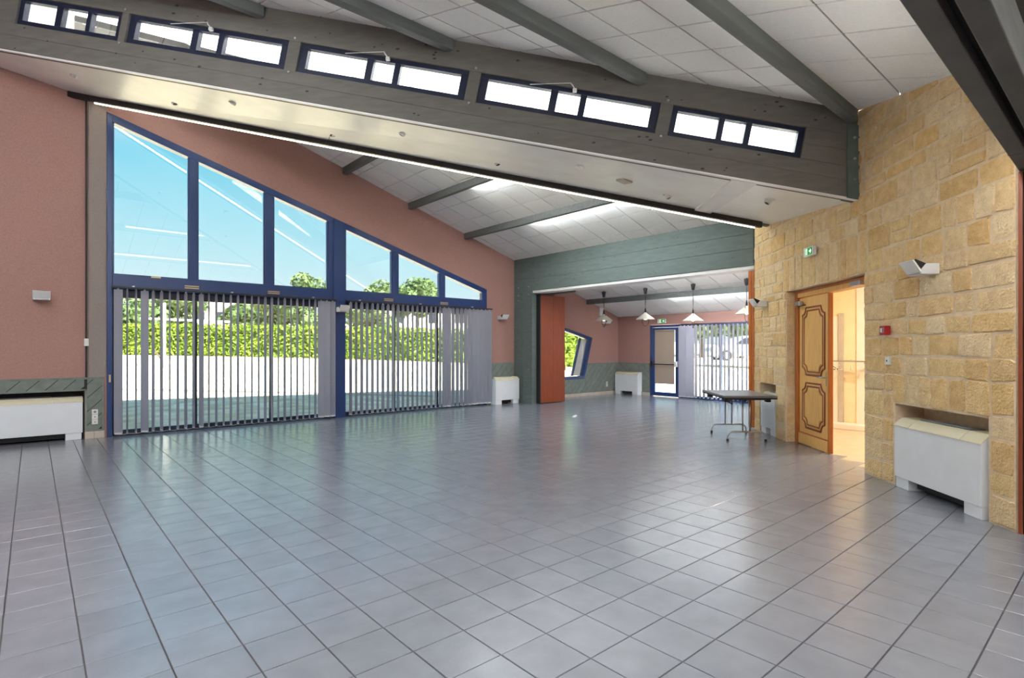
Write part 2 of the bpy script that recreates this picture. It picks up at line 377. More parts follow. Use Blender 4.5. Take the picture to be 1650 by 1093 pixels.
# ---- window wall
wx0, wx1 = .911, 8.82                       # big window opening
def ztop(x): return 5.328-.298*(x-.911)
pent = [(11.0, .52), (12.60, .52), (12.96, 1.77), (11.0, 2.22)]
outer = [(XL, -.2), (-1.25, -.2), (-1.25, .775), (.625, .775), (.625, -.2), (wx0, -.2), (wx0, ztop(wx0)), (8.754, 2.995), (wx1, 2.975), (wx1, -.2), (XF+.25, -.2), (XF+.25, ZL(XF)+.01), (RA.x, ZL(RA.x)+.01), (RA.x, 5.60), (-1.48, 5.88), (-1.48, ZH(YW)+.01), (XL, ZH(YW)+.01)]
wl = MB().holed([[(x, YW, z) for x, z in outer], [(x, YW, z) for x, z in pent]], (0, .28, 0)).build('wall_left', 'pink')
tag(wl, 'textured salmon-pink window wall with a sloping top edge', 'wall', kind='structure')
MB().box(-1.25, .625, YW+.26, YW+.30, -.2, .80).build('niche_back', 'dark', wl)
# pink wall beside the window painted grey for its glare halo, with dark conduit
mat('glaregrey', s2l(150, 138, 132), .9, var=.06, vscale=60, bump=.3, bscale=160)
col = MB().box(.675, .905, YW-.012, YW+.02, .99, 5.42).build('trim_1', 'glaregrey'); tag(col, 'narrow wall strip with window glare painted in as grey, beside the conduit', 'trim', kind='structure')
cd = empty('cable_conduit', (.645, YW-.02, .99))
MB().box(-.012, .012, -.02, .018, 0, 4.42).build('duct', 'dark', cd)
MB().box(-.03, .03, -.045, .018, .50, .62).build('junction_box', 'white', cd, bevel=.006)
tag(cd, 'thin black cable conduit with small grey box on the pink wall', 'conduit')
# ---- other shell walls
o = MB().box(XF, XF+.25, 4.2, YW+.28, -.2, .0).build('trim_2', 'plinth'); tag(o, 'sill under the far wall', 'trim', kind='structure')
wf = empty('wall_far'); tag(wf, 'salmon-pink far wall with blue door and blind', 'wall', kind='structure')
fz = ZL(XF)+.02
MB().box(XF, XF+.25, 9.90, YW+.02, 0, fz).build('wall_panel', 'pink', wf)
MB().box(XF, XF+.25, 4.2, 9.90, 2.16, fz).build('lintel_panel', 'pink', wf)
MB().box(XF, XF+.25, 4.2, 5.3, 0, 2.16).build('wall_panel', 'pink', wf)
wr = MB().box(9.80, XF+.25, 4.2, 4.42, -.2, 3.84).build('wall_far_right', 'pink'); tag(wr, 'pink side wall of the far room behind the stone wall', 'wall', kind='structure')
o = MB().box(XL-.25, XL, YB-.25, YW+.28, -.2, 7.1).build('wall_left_end', 'pink'); tag(o, 'pink end wall outside the picture on the left', 'wall', kind='structure')
o = MB().box(XL-.25, 6.2, YB-.25, YB, -.2, 3.4).build('wall_back', 'pink'); tag(o, 'pink wall behind the viewer', 'wall', kind='structure')
o = MB().box(5.95, 6.2, YB, .70, -.2, 3.4).build('wall_right_back', 'pink'); tag(o, 'wall to the right of the viewer', 'wall', kind='structure')
o = MB().box(XL, 5.95, YB, .40, 3.12, 3.36).build('ceiling_back', 'timber'); tag(o, 'flat brown ceiling above the viewer', 'ceiling', kind='structure')
# header beam above the viewer, with the folding-wall track
nb = empty('trim_3', (0, 0, 0)); tag(nb, 'dark timber header beam with folding-wall track overhead at right', 'beam', kind='structure')
MB().box(XL, 5.95, .545, .645, 2.86, 4.2).build('beam_board', 'timber', nb, bevel=.006)
MB().box(XL, 5.95, .40, .50, 2.86, 3.9).build('beam_board', 'timber', nb, bevel=.006)
MB().box(XL, 5.95, .50, .545, 2.93, 3.9).build('track', 'dark', nb)
MB().box(XL, 5.85, .645, .665, 3.76, 3.95).build('batten', 'white', nb)
for x in (5.35, 5.9): MB().box(x, x+.003, .399, .646, 2.859, 2.864).build('board_joint', 'seam', nb)
strip_light((0.5, -1.6, 3.12), (5.4, -1.6, 3.12), 'added fill strip light on the flat ceiling behind the viewer', 'tubeback_fill')  # unseen fill, added to light the stone wall and near floor
strip_light((-.5, .745, 3.33), (5.3, .745, 3.33), 'added fill strip light hidden on the hall side of the header beam', 'tubecove_fill')  # unseen fill behind the beam, added for the upper stone and high ceiling
# ---- folding wall stack at the end of the stone wall
fs = empty('folding_wall', (5.83, .62, 0)); tag(fs, 'dark folding wall stack at the right edge beside the stone wall', 'partition')
MB().box(.0, .03, -.004, .022, 0, 2.84).build('edge_strip', 'mould', fs)
for k in range(2): MB().box(.012+.05*k, .056+.05*k, -1.0, -.006, .01, 2.84).build('panel', 'dark', fs, bevel=.004)

# ---- header beam of the far room
pb = empty('trim_4'); tag(pb, 'grey-green timber header beam and post at the far room opening', 'beam', kind='structure')
def beam_piece(y0, y1, z0f, z1f, nm):
    MB().loft([(XP, y0, z0f), (XP, y1, z0f), (XP, y1, z1f), (XP, y0, z1f)], [(XP+.13, y0, z0f), (XP+.13, y1, z0f), (XP+.13, y1, z1f), (XP+.13, y0, z1f)]).build(nm, 'greentimber', pb, bevel=.004)
zt = ZL(XP)+.015
for a, b in ((2.95, 3.255), (3.258, 3.53), (3.533, zt)): beam_piece(4.60, YW-.012, a, b, 'board')
MB().box(XP, XP+.16, 10.78, YW-.012, 0, 2.947).build('post_board', 'greentimber', pb, bevel=.004)
MB().box(XP, XP+.16, 10.42, 10.777, 0, 2.947).build('post_board', 'greentimber', pb, bevel=.004)
MB().box(XP+.16, XP+1.15, 10.74, YW-.012, 0, 2.947).build('post_return', 'greentimber', pb)
MB().box(XP+.02, XP+.34, 4.60, 10.42, 2.885, 2.948).build('track', 'white', pb, bevel=.004)
MB().box(XP+.13, XP+1.15, 9.95, YW-.012, 2.95, 3.20).build('track_box', 'greentimber', pb)
MB().box(XP+.13, XP+.30, 4.60, 9.95, 2.95, 3.6).build('back_board', 'greentimber', pb)
rk = random.Random(3)
for k in range(34):
    y = rk.uniform(4.8, 11); z = rk.uniform(3.0, 3.7); r = rk.uniform(.006, .013)
    MB().lathe([(r, 0), (r, .003)], n=7, M=Matrix.Translation((XP+.001, y, z)) @ Matrix.Rotation(-math.pi/2, 4, 'Y')).build('knot', 'knot', pb)
for y, z in ((10.95, 2.86), (10.55, 2.86), (10.95, 3.06), (10.55, 3.06), (10.95, 2.72), (10.95, .5), (10.55, .9)):
    MB().lathe([(.014, 0), (.012, .01)], n=8, M=Matrix.Translation((XP, y, z)) @ Matrix.Rotation(-math.pi/2, 4, 'Y')).build('bolt', 'steel', pb)
# folded wooden leaves parked left and right
sl = empty('folding_partition', (9.95, 10.30, 0)); tag(sl, 'stack of reddish-brown folding partition leaves parked left of the opening', 'partition', 'folded partition stacks')
for k in range(3):
    L = MB().box(.02, .485, .105*k, .105*k+.085, .02, 2.84).build('leaf', 'redwood', sl, bevel=.004)
    L = MB().box(.489, .93, .105*k, .105*k+.085, .02, 2.84).build('leaf', 'redwood', sl, bevel=.004)
MB().box(-.015, .018, -.005, .30, .02, 2.85).build('edge_seal', 'dark', sl)
MB().box(.40, .60, -.004, .0, 1.935, 1.955).build('flush_pull', 'mould', sl)
s2 = empty('folding_partition', (XP+.03, 4.60, 0)); tag(s2, 'orange-brown folding partition leaves parked against the stone wall corner', 'partition', 'folded partition stacks')
for k in range(2): MB().box(0, .85, .055*k+.005, .055*k+.055, .02, 2.86).build('leaf', 'orangewood', s2, bevel=.003)

# ---- clerestory (near side) on plane x+y=CS ; t = horizontal distance from its right end, z up
HT = Vector((-SQ, SQ, 0)); C0 = Vector((7.345, 2.311, 0)); CN = Vector((SQ, SQ, 0))
TH = math.atan(.2013); st, ct = math.sin(TH), math.cos(TH)
def zb(t): return 3.261+.2013*t
def zr(t): return 4.312+.2121*t+.016
def CP(t, z, d=0): v = C0+HT*t+CN*d; return (v.x, v.y, z)
def CV(t, v, d=0): return CP(t-v*st, zb(t)+v*ct, d)          # v measured square to the beam
TL = (7.345+1.48)*math.sqrt(2)
cl = empty('wall_clerestory'); tag(cl, 'grey-brown timber clerestory beam wall sloping across the hall', 'wall', kind='structure')
def cpoly(pts, d0, d1, name, m, parent, **k):
    return MB().loft([CP(t, z, d0) for t, z in pts], [CP(t, z, d1) for t, z in pts]).build(name, m, parent, **k)
def cvp(pts, d0, d1, name, m, parent, **k):
    return MB().loft([CV(t, v, d0) for t, v in pts], [CV(t, v, d1) for t, v in pts]).build(name, m, parent, **k)
cvp([(-.02, 0), (TL, 0), (TL, .198), (-.02, .198)], 0, .14, 'board', 'timber', cl, bevel=.004)
cvp([(-.06, .2), (TL, .2), (TL, .362), (-.06, .362)], 0, .14, 'board', 'timber', cl, bevel=.004)
a = .742
cpoly([(-.13, zb(-.13)+a/ct), (TL, zb(TL)+a/ct), (TL, zr(TL)), (-.13, zr(-.13))], 0, .14, 'board', 'timber', cl, bevel=.004)
def tx(X): return (7.345-X)*math.sqrt(2)
wins = [(-.236, .779), (.846, 2.37), (2.48, 4.017), (4.122, 5.686), (5.792, 6.903)]
edges = [TL]+[tx(x) for w in wins for x in w]+[-.02]
# edges: left end .. each window left, right ..
posts = [(TL, tx(wins[0][0]))]+[(tx(wins[i][1]), tx(wins[i+1][0])) for i in range(4)]
for ta, tb in posts:
    cvp([(tb, .362), (ta, .362), (ta, .742), (tb, .742)], .004, .14, 'mullion_post', 'timber', cl, bevel=.003)
    if ta < TL-.01:
        tmid = (ta+tb)/2
        for v in (.335, .775):
            p = CV(tmid, v, -.004); M = Matrix.Translation(p) @ Vector((-SQ, -SQ, 0)).to_track_quat('Z', 'Y').to_matrix().to_4x4()
            MB().lathe([(.018, 0), (.015, .012)], n=8, M=M).build('bolt', 'steel', cl)
te = tx(wins[4][1])
cvp([(.0, .364), (te, .364), (te, .55), (-.02, .55)], 0, .14, 'end_board', 'timber', cl, bevel=.003)
cvp([(-.02, .552), (te, .552), (te, .740), (-.02, .740)], 0, .14, 'end_board', 'timber', cl, bevel=.003)
cpoly([(-.13, zb(-.13)-.01), (.02, zb(.02)-.01), (.02, zb(.02)+.87), (-.13, zb(-.13)+.87)], -.03, .14, 'end_post', 'greentimber', cl, bevel=.004)
for dz in (.2, .45, .7):
    M = Matrix.Translation(CP(-.055, zb(0)+dz, -.03)) @ Vector((-SQ, -SQ, 0)).to_track_quat('Z', 'Y').to_matrix().to_4x4()
    MB().lathe([(.018, 0), (.015, .012)], n=8, M=M).build('bolt', 'steel', cl)
rk = random.Random(11)
for k in range(60):
    t = rk.uniform(.1, 11.6); low = rk.random() < .5
    v = rk.uniform(.03, .33) if low else rk.uniform(.80, .98); r = rk.uniform(.008, .02)
    M = Matrix.Translation(CV(t, v, .001)) @ Vector((-SQ, -SQ, 0)).to_track_quat('Z', 'Y').to_matrix().to_4x4() @ Matrix.Diagonal((1.5, .8, 1, 1))
    MB().lathe([(r, 0), (r*.8, .002)], n=7, M=M).build('knot', 'knot', cl)
fr = {0: (.36, .42, .66, .70), 1: (.40, .44, .565, .60), 2: (.40, .44, .565, .60), 3: (.40, .44, .565, .60), 4: (.36, .405, .565, .61)}
for i, (xa, xb) in enumerate(wins):
    ta, tb = tx(xa), tx(xb); w = ta-tb
    we = empty('window_%d' % (i+2)); tag(we, 'dark-framed clerestory strip window with three panes, %s from the left' % ['first', 'second', 'third', 'fourth', 'fifth'][i], 'window', 'clerestory windows', 'structure')
    def T(f): return ta-w*f
    def bar(f0, f1, v0, v1, nm='frame', d0=.03, d1=.11): cvp([(T(f1), v0), (T(f0), v0), (T(f0), v1), (T(f1), v1)], d0, d1, nm, 'navydark', we, bevel=.003)
    bar(.002, .998, .364, .43); bar(.002, .998, .69, .740)
    bar(.002, .045, .43, .69); bar(.955, .998, .43, .69)
    f = fr[i]; bar(f[0], f[1], .43, .69, 'mullion'); bar(f[2], f[3], .43, .69, 'mullion')
    for g0, g1 in ((.045, f[0]), (f[1], f[2]), (f[3], .955)):
        cvp([(T(g1), .43), (T(g0), .43), (T(g0), .69), (T(g1), .69)], .068, .074, 'pane', 'glass', we)
    if i in (1, 2, 3):
        q = Matrix.Translation(CV(T(.50), .755, 0)) @ Vector((-SQ, -SQ, 0)).to_track_quat('Z', 'Y').to_matrix().to_4x4()
        ar = MB().tube([(0, .03, .02), (.02, -.01, .05), (.05, -.05, .035)], .008, n=6, M=q).build('opener_arm', 'white', we, smooth=True)
        MB().box(.025, .075, -.085, -.045, .005, .045, M=q).build('opener_bracket', 'white', we, bevel=.004)
        MB().tube([(.0, .03, .02), (-.5, .03, .02)], .005, n=6, M=q).build('opener_rod', 'white', we)
# soffit slab between clerestory foot and rail, and the outdoor trough above it
Q1 = Vector((-1.48, YW, 5.773)); Q2 = Vector((7.42, 2.235, 3.240)); Q3 = RB.copy(); Q4 = RA.copy()
QI = [Q1+CN*.03, Q2+CN*.03, Q3, Q4]
sf = MB().loft([tuple(q) for q in QI], [tuple(q+Vector((0, 0, .12))) for q in QI], m=0)
sf.mi = [0, 1, 1, 1, 1, 1]
sfo = sf.build('ceiling_soffit', ['soffit', 'roofskin']); tag(sfo, 'smooth white sloping soffit below the clerestory windows', 'ceiling', kind='structure')
def SOF(a, b, dz=0):      # a: 0 clerestory .. 1 rail ; b: 0 left .. 1 right
    p = (Q1.lerp(Q2, b)).lerp(Q4.lerp(Q3, b), a); return p+Vector((0, 0, dz))
def sof_strip(a0, a1, b0, b1, th, name, m, parent=None):
    p = [SOF(a0, b0), SOF(a0, b1), SOF(a1, b1), SOF(a1, b0)]
    return MB().loft([tuple(q) for q in p], [tuple(q-Vector((0, 0, th))) for q in p]).build(name, m, parent)
sof_strip(.02, .95, .885, .908, .03, 'end_trim', 'white', sfo)
sof_strip(.0, .025, .0, 1.0, .02, 'edge_trim', 'soffit', sfo)
rl = empty('trim_5'); tag(rl, 'dark rail with pale light line along the far soffit edge', 'rail', kind='structure')
sof_strip(.955, 1.0, .0, .985, .09, 'rail', 'railblack', rl)
RD = (RB-RA).normalized(); RN = Vector((-RD.y, RD.x, 0)).normalized()
if RN.x < 0: RN = -RN
MB().loft([tuple(RA+RN*a+Vector((0, 0, b))+RD*.3) for a, b in ((.01, -.10), (.035, -.10), (.035, -.075), (.01, -.075))], [tuple(RB+RN*a+Vector((0, 0, b))-RD*.25) for a, b in ((.01, -.10), (.035, -.10), (.035, -.075), (.01, -.075))]).build('light_line', 'railglow', rl)
# far clerestory wall, on the other side of the trough
fc = empty('wall_clerestory_far'); tag(fc, 'far side wall of the roof trough with strip windows', 'wall', kind='structure')
LR = (RB-RA).length
def FP(k, z, d): v = RA.lerp(RB, k)+RN*d; return (v.x, v.y, z)
def frng(k0, k1, lo, hi, d0, d1, nm, m):
    def zz(k, spec):
        base = RA.lerp(RB, k).z; top = ZL(RA.lerp(RB, k).x)+.02; return base+spec[1] if spec[0] == 'b' else top+spec[1]
    pts = [(k0, zz(k0, lo)), (k1, zz(k1, lo)), (k1, zz(k1, hi)), (k0, zz(k0, hi))]
    MB().loft([FP(k, z, d0) for k, z in pts], [FP(k, z, d1) for k, z in pts]).build(nm, m, fc)
frng(0, 1, ('b', -.02), ('b', .30), .0, .1, 'board', 'timber'); frng(0, .62, ('t', -.32), ('t', .0), .0, .1, 'board', 'timber')
frng(.62, 1, ('b', .30), ('t', 0), .0, .1, 'end_board', 'timber')
for k in range(5):
    frng(k*.155-.0, k*.155+.012, ('b', .30), ('t', -.32), .01, .09, 'mullion', 'navydark')
    if k < 4: frng(k*.155+.012, (k+1)*.155, ('b', .30), ('t', -.32), .045, .051, 'pane', 'glass')

mat('sheet', (.9, .9, .9), .5, var=.02, vscale=3, trans=((.92, .93, .95), .8))  # added sunlit sheet that makes the clerestory panes read white
sk = empty('window_9'); tag(sk, 'added milky sheet over the trough that whitens the clerestory panes', 'added sheet', kind='structure')
for k in range(12):
    t0, t1 = TL*k/12, TL*(k+1)/12
    def top_near(t): return Vector(CP(t, zr(t)+.10, .10))
    def top_far(t):
        p = RA.lerp(RB, 1-t/TL); return Vector((p.x, p.y, ZL(p.x)+.12))+RN*.02
    if k == 11:
        eq = [top_near(TL), top_far(TL), Vector(RA)+RN*.05, Vector(CP(TL, zb(TL)+.05, .1))]
        MB().loft([tuple(v+Vector((0, .02, 0))) for v in eq], [tuple(v+Vector((0, .032, 0))) for v in eq]).build('sheet', 'sheet', sk)  # added end sheet, keeps blue sky out of the leftmost pane
    q = [top_near(t0), top_near(t1), top_far(t1), top_far(t0)]
    MB().loft([tuple(v) for v in q], [tuple(v+Vector((0, 0, .012))) for v in q]).build('sheet', 'sheet', sk)
    MB().tube([tuple(top_near(t1)-Vector((0, 0, .02))), tuple(top_far(t1)-Vector((0, 0, .02)))], .02, n=6).build('rib', 'white', sk)
# ---- stone wall
def stone_top(s):
    p = P0+DS*s
    return (ZH(p.y) if p.x+p.y < CS else ZL(p.x))-.002
SE = 5.55
front = [(0, -.2), (.25, -.2), (.25, .86), (.93, .86), (.93, -.2), (1.32, -.2), (1.32, 2.335), (3.46, 2.335), (3.46, -.2), (4.03, -.2), (4.03, .87), (5.28, .87), (5.28, -.2), (SE, -.2), (SE, stone_top(SE)), (3.34, stone_top(3.34)), (3.33, stone_top(3.33)), (0, stone_top(0))]
ws = MB().prism([(s, 0.02, z) for s, z in front], (0, .30, 0)) if False else MB().holed([[(s, .007, z) for s, z in front]], (0, .293, 0))
wst = ws.build('wall_right', 'mortar', M=MS); tag(wst, 'diagonal wall of golden rough-cut stone with pale mortar joints', 'wall', kind='structure')
MB().holed([[(s, .30, z) for s, z in [(0, -.2), (1.32, -.2), (1.32, 2.335), (3.46, 2.335), (3.46, -.2), (SE, -.2), (SE, stone_top(SE)), (3.34, stone_top(3.34)), (3.33, stone_top(3.33)), (0, stone_top(0))]]], (0, .12, 0)).build('back_layer', 'mortar', wst)
rs = random.Random(21)
def emit_stone(poly, prd=None):
    # poly: list of (s,z) ccw
    if area(poly) < .0035: return
    for part in (0, 1):
        # clip to the roof line on each side of the clerestory
        q = clip(poly, -1, 0, -3.335) if part == 0 else clip(poly, 1, 0, 3.335)
        if len(q) < 3 or area(q) < .0035: continue
        a = 3.34 if part == 0 else 0.; b = SE if part == 0 else 3.33
        za, zb_ = stone_top(a), stone_top(b); k = (zb_-za)/(b-a)
        q = clip(q, -k, 1, za-k*a)
        if len(q) < 3 or area(q) < .0035: continue
        cx = sum(p[0] for p in q)/len(q); cz = sum(p[1] for p in q)/len(q)
        pr = rs.uniform(.0, .012) if prd is None else prd
        j = lambda: rs.uniform(-.02, .02)
        # chamfered outline: cut corners a little so blocks look rough
        ring = []
        for i in range(len(q)):
            p0, p, p1 = q[i-1], q[i], q[(i+1) % len(q)]
            d0 = math.hypot(p0[0]-p[0], p0[1]-p[1]); d1 = math.hypot(p1[0]-p[0], p1[1]-p[1]); c = rs.uniform(.008, .022)
            if min(d0, d1) > .09:
                ring.append((p[0]+(p0[0]-p[0])/d0*c, p[1]+(p0[1]-p[1])/d0*c)); ring.append((p[0]+(p1[0]-p[0])/d1*c, p[1]+(p1[1]-p[1])/d1*c))
            else: ring.append(p)
        ring = [(p[0]+j()*.6, p[1]+j()*.6) for p in ring]
        A = [(p[0]-cx, .045, p[1]-cz) for p in ring]
        B = [(p[0]-cx, .012-pr*.4, p[1]-cz) for p in ring]
        Cc = [((p[0]-cx)*(1-.012/max(.05, abs(p[0]-cx)+.05)), .004-pr+rs.uniform(-.003, .003), (p[1]-cz)*(1-.012/max(.05, abs(p[1]-cz)+.05))) for p in ring]
        n = len(ring); m = MB()
        m.add(A+B+Cc+[(0, .001-pr-rs.uniform(0, .004), 0)],
              [(i, (i+1) % n, n+(i+1) % n, n+i) for i in range(n)]+[(n+i, n+(i+1) % n, 2*n+(i+1) % n, 2*n+i) for i in range(n)]+[(2*n+i, 2*n+(i+1) % n, 3*n) for i in range(n)])
        m.build('stone', 'stone', wst, M=T3((cx, 0, cz)))
G = .009
def rect(s0, s1, z0, z1): return [(s0+G, z0+G), (s1-G, z0+G), (s1-G, z1-G), (s0+G, z1-G)]
def fill(s0, s1, z0, z1, hmin=.13, hmax=.26, wmin=.18, wmax=.50):
    z = z0
    while z < z1-.01:
        h = rs.uniform(hmin, hmax)
        if z1-z-h < hmin*.7: h = z1-z
        if h > hmax*1.25: h = h/2
        s = s0
        while s < s1-.01:
            w = rs.uniform(wmin, wmax)
            if s1-s-w < wmin*.6: w = s1-s
            if w > wmax*1.3: w /= 2
            r = rs.random()
            if h > .24 and w > .3 and r < .22:            # two thin blocks on top of each other
                k = rs.uniform(.35, .65); emit_stone(rect(s, s+w, z, z+h*k)); emit_stone(rect(s, s+w, z+h*k, z+h))
            elif h > .22 and w > .42 and r < .42:         # big one beside two small ones
                k = rs.uniform(.55, .7); emit_stone(rect(s, s+w*k, z, z+h)); emit_stone(rect(s+w*k, s+w, z, z+h/2)); emit_stone(rect(s+w*k, s+w, z+h/2, z+h))
            else: emit_stone(rect(s, s+w, z, z+h))
            s += w
        z += h
fill(0, .25, 0, .86, .18, .3, .2, .3); fill(.93, 1.32, 0, .86, .2, .32, .3, .45); fill(0, 1.32, .86, 2.335)
fill(0, 1.22, 2.335, 2.83, .15, .27)
s = 1.22
while s < 3.50:
    w = rs.uniform(.13, .27)
    if 3.52-s-w < .1: w = 3.52-s
    emit_stone(rect(s, s+w, 2.335, 2.83)); s += w
fill(3.46, 4.0, 0, 1.18, .19, .3, .2, .5); fill(5.30, SE, 0, 1.18, .18, .3, .2, .3)
s = 3.995
while s < 5.30:
    w = rs.uniform(.16, .22)
    if 5.30-s-w < .1: w = 5.30-s
    emit_stone(rect(s, s+w, .875, 1.18)); s += w
fill(3.46, SE, 1.18, 2.335); fill(3.52, SE, 2.335, 2.83); fill(0, SE, 2.83, 4.6, .13, .27, .20, .56)
# jamb blocks of the door opening (left reveal, seen from the hall)
z = 0
while z < 2.33:
    h = rs.uniform(.25, .4)
    if 2.335-z-h < .15: h = 2.335-z
    m = MB().box(-.006, .012, -.145, .145, -h/2+.006, h/2-.006); m.build('jamb_stone', 'stone', wst, M=T3((1.32, .165, z+h/2)), bevel=.006); z += h

# ================================================================== WINDOWS, BLINDS
w1 = empty('window_1'); tag(w1, 'large navy-framed window with sloping top panes and sliding doors below', 'window', kind='structure')
def vpoly(pts, y0, y1, nm, m, par, **k): return MB().loft([(x, y0, z) for x, z in pts], [(x, y1, z) for x, z in pts]).build(nm, m, par, **k)
FY0, FY1 = YW-.03, YW+.12
def wbox(x0, x1, z0, z1, nm='frame', y0=FY0, y1=FY1, m='navy', par=None, bev=.005): return MB().box(x0, x1, y0, y1, z0, z1).build(nm, m, par or w1, bevel=bev)
def zt1(x): return ztop(x)-.005
wbox(wx0, .985, 0, zt1(.985))
vpoly([(.985, zt1(.985)-.13), (8.76, zt1(8.76)-.13), (8.76, zt1(8.76)), (.985, zt1(.985))], FY0, FY1, 'head_rail', 'navy', w1, bevel=.005)
wbox(8.72, 8.82, 0, 2.97)
wbox(.985, 8.72, 2.44, 2.665, 'transom')
muls = [(2.10, 2.22), (3.38, 3.53), (4.63, 5.0), (6.12, 6.26), (7.40, 7.53)]
for a_, b_ in muls:
    if a_ == 4.63: continue
    vpoly([(a_, 2.66), (b_, 2.66), (b_, zt1(b_)-.1), (a_, zt1(a_)-.1)], FY0+.01, FY1, 'mullion', 'navy', w1, bevel=.005)
vpoly([(4.63, 2.66), (5.0, 2.66), (5.0, zt1(5.0)-.1), (4.63, zt1(4.63)-.1)], FY0+.005, FY1, 'mullion', 'navy', w1, bevel=.005)
wbox(4.735, 4.97, 0, 2.45, 'centre_post', y0=YW-.10)
vpoly([(4.735, 2.44), (4.97, 2.44), (4.97, zt1(4.97)-.02), (4.735, zt1(4.735)-.02)], YW-.06, FY0+.01, 'centre_post', 'navy', w1, bevel=.005)
xs = [.985]+[v for ab in muls for v in ab]+[8.72]
for k in range(0, len(xs), 2):
    a_, b_ = xs[k], xs[k+1]
    vpoly([(a_, 2.665), (b_, 2.665), (b_, max(2.67, zt1(b_)-.13)), (a_, zt1(a_)-.13)], YW+.05, YW+.056, 'pane', 'glass', w1)
    # slim beads round each pane
    MB().box(a_, b_, YW+.0, YW+.045, 2.665, 2.69).build('bead', 'navy', w1)
    MB().box(a_, a_+.025, YW+.0, YW+.045, 2.69, zt1(a_+.025)-.13).build('bead', 'navy', w1)
    MB().box(b_-.025, b_, YW+.0, YW+.045, 2.69, zt1(b_)-.13).build('bead', 'navy', w1)
for x in (2.13, 3.53, 6.01, 7.5):
    v = empty('vent', (x, FY0-.004, 2.50), parent=w1)
    for q in range(2): MB().box(-.11, .11, -.012, .004, .035*q+.01, .035*q+.03).build('vent_louvre', 'brass', v)
MB().box(1.52, 1.66, FY0-.02, FY0, 2.655, 2.685).build('latch', 'brass', w1)
for (x0, x1, st_) in ((.985, 4.735, (2.20, 3.52)), (4.97, 8.72, (6.20, 7.36))):
    wbox(x0, x1, 0, .09, 'bottom_rail', YW+.06, YW+.12, 'navydark'); wbox(x0, x1, 2.30, 2.44, 'top_rail', YW+.06, YW+.12, 'navydark')
    e = [x0]+list(st_)+[x1]
    for k, xx in enumerate(e): 
        a_ = xx-(0 if k == 0 else .035 if k < 3 else .07); wbox(a_, a_+.07, .09, 2.30, 'stile', YW+.06, YW+.12, 'navydark')
    for k in range(3): MB().box(e[k]+.03, e[k+1]-.03, YW+.085, YW+.091, .09, 2.30).build('pane', 'glass', w1)
MB().box(.935, .96, YW-.06, YW-.03, .90, 1.02).build('door_pull', 'brass', w1)

def slat_mesh(w, z0, z1, nm):
    m = MB().box(-w/2, w/2, -.0018, .0018, z0, z1, m=0); m.box(-w/2+.01, w/2-.01, -.003, .003, z0-.004, z0+.022, m=1); m.box(-.012, .012, -.004, .004, z1, z1+.022, m=1)
    return m.mesh(nm, ['blind', 'white'])
sm1 = slat_mesh(.127, .055, 2.415, 'slat')
rb = random.Random(5)
def blind(x0, x1, n, phis, label):
    e = empty('vertical_blind', ((x0+x1)/2, YW-.16, 0)); tag(e, label, 'blind', 'vertical slat blinds')
    c = (x0+x1)/2
    MB().box(x0-c-.03, x1-c+.03, -.022, .022, 2.437, 2.468).build('headrail', 'railblack', e, bevel=.004)
    for k in range(3): MB().box(x0-c+.25+k*1.5, x0-c+.28+k*1.5, -.025, .03, 2.468, 2.485).build('bracket', 'white', e)
    for i in range(n):
        x = x0-c+(i+.5)*(x1-x0)/n
        ph = math.radians(phis.get(i, (16 if c < 4.9 else 25)-math.degrees(math.atan2(x+c, YW))+rb.uniform(-5, 5)))
        # slat runs along (-sin ph, cos ph)
        link('slat', sm1, e, T3((x, 0, 0)) @ RZ(math.pi/2+ph))
    MB().tube([(x0-c+.02+k*(x1-x0-.04)/40, -.0, .052-(.012 if k % 2 else 0)) for k in range(41)], .0025, n=4).build('bottom_chain', 'white', e)
blind(.99, 4.72, 31, {0: 64, 1: 4, 2: 5, 3: 52, 10: 24, 28: 60, 29: 72, 30: 40}, 'grey vertical slat blind left of the navy centre post, mostly open')
phr = {19: 30, 20: 34, 21: 2, 22: 4, 23: 3, 24: 6, 25: 22, 26: 34, 27: 42, 28: 48, 29: 50, 30: 52}
blind(4.99, 8.86, 31, phr, 'grey vertical slat blind right of the navy centre post, closed at its right end')
MB().box(8.90, 8.915, YW-.05, YW-.03, 1.0, 2.45).build('blind_wand', 'white', bpy.data.objects['vertical_blind.001'], M=Matrix.Translation((-(4.99+8.86)/2, -(YW-.16), 0)))

# pentagon window in the far room
w7 = empty('window_7'); tag(w7, 'tilted five-sided navy window in the far room', 'window', kind='structure')
ins = [(11.08, .61), (12.53, .61), (12.85, 1.70), (11.08, 2.11)]
MB().holed([[(x, YW-.03, z) for x, z in pent], [(x, YW-.03, z) for x, z in ins]], (0, .14, 0)).build('frame', 'navy', w7, bevel=.005)
vpoly(ins, YW+.05, YW+.056, 'pane', 'glass', w7)
vpoly([(12.20, .62), (12.50, .62), (12.80, 1.70), (12.56, 1.74)], YW+.09, YW+.10, 'side_panel', 'white', w7)
vpoly([(12.12, .62), (12.20, .62), (12.56, 1.74), (12.48, 1.76)], YW+.07, YW+.11, 'sash', 'navy', w7)
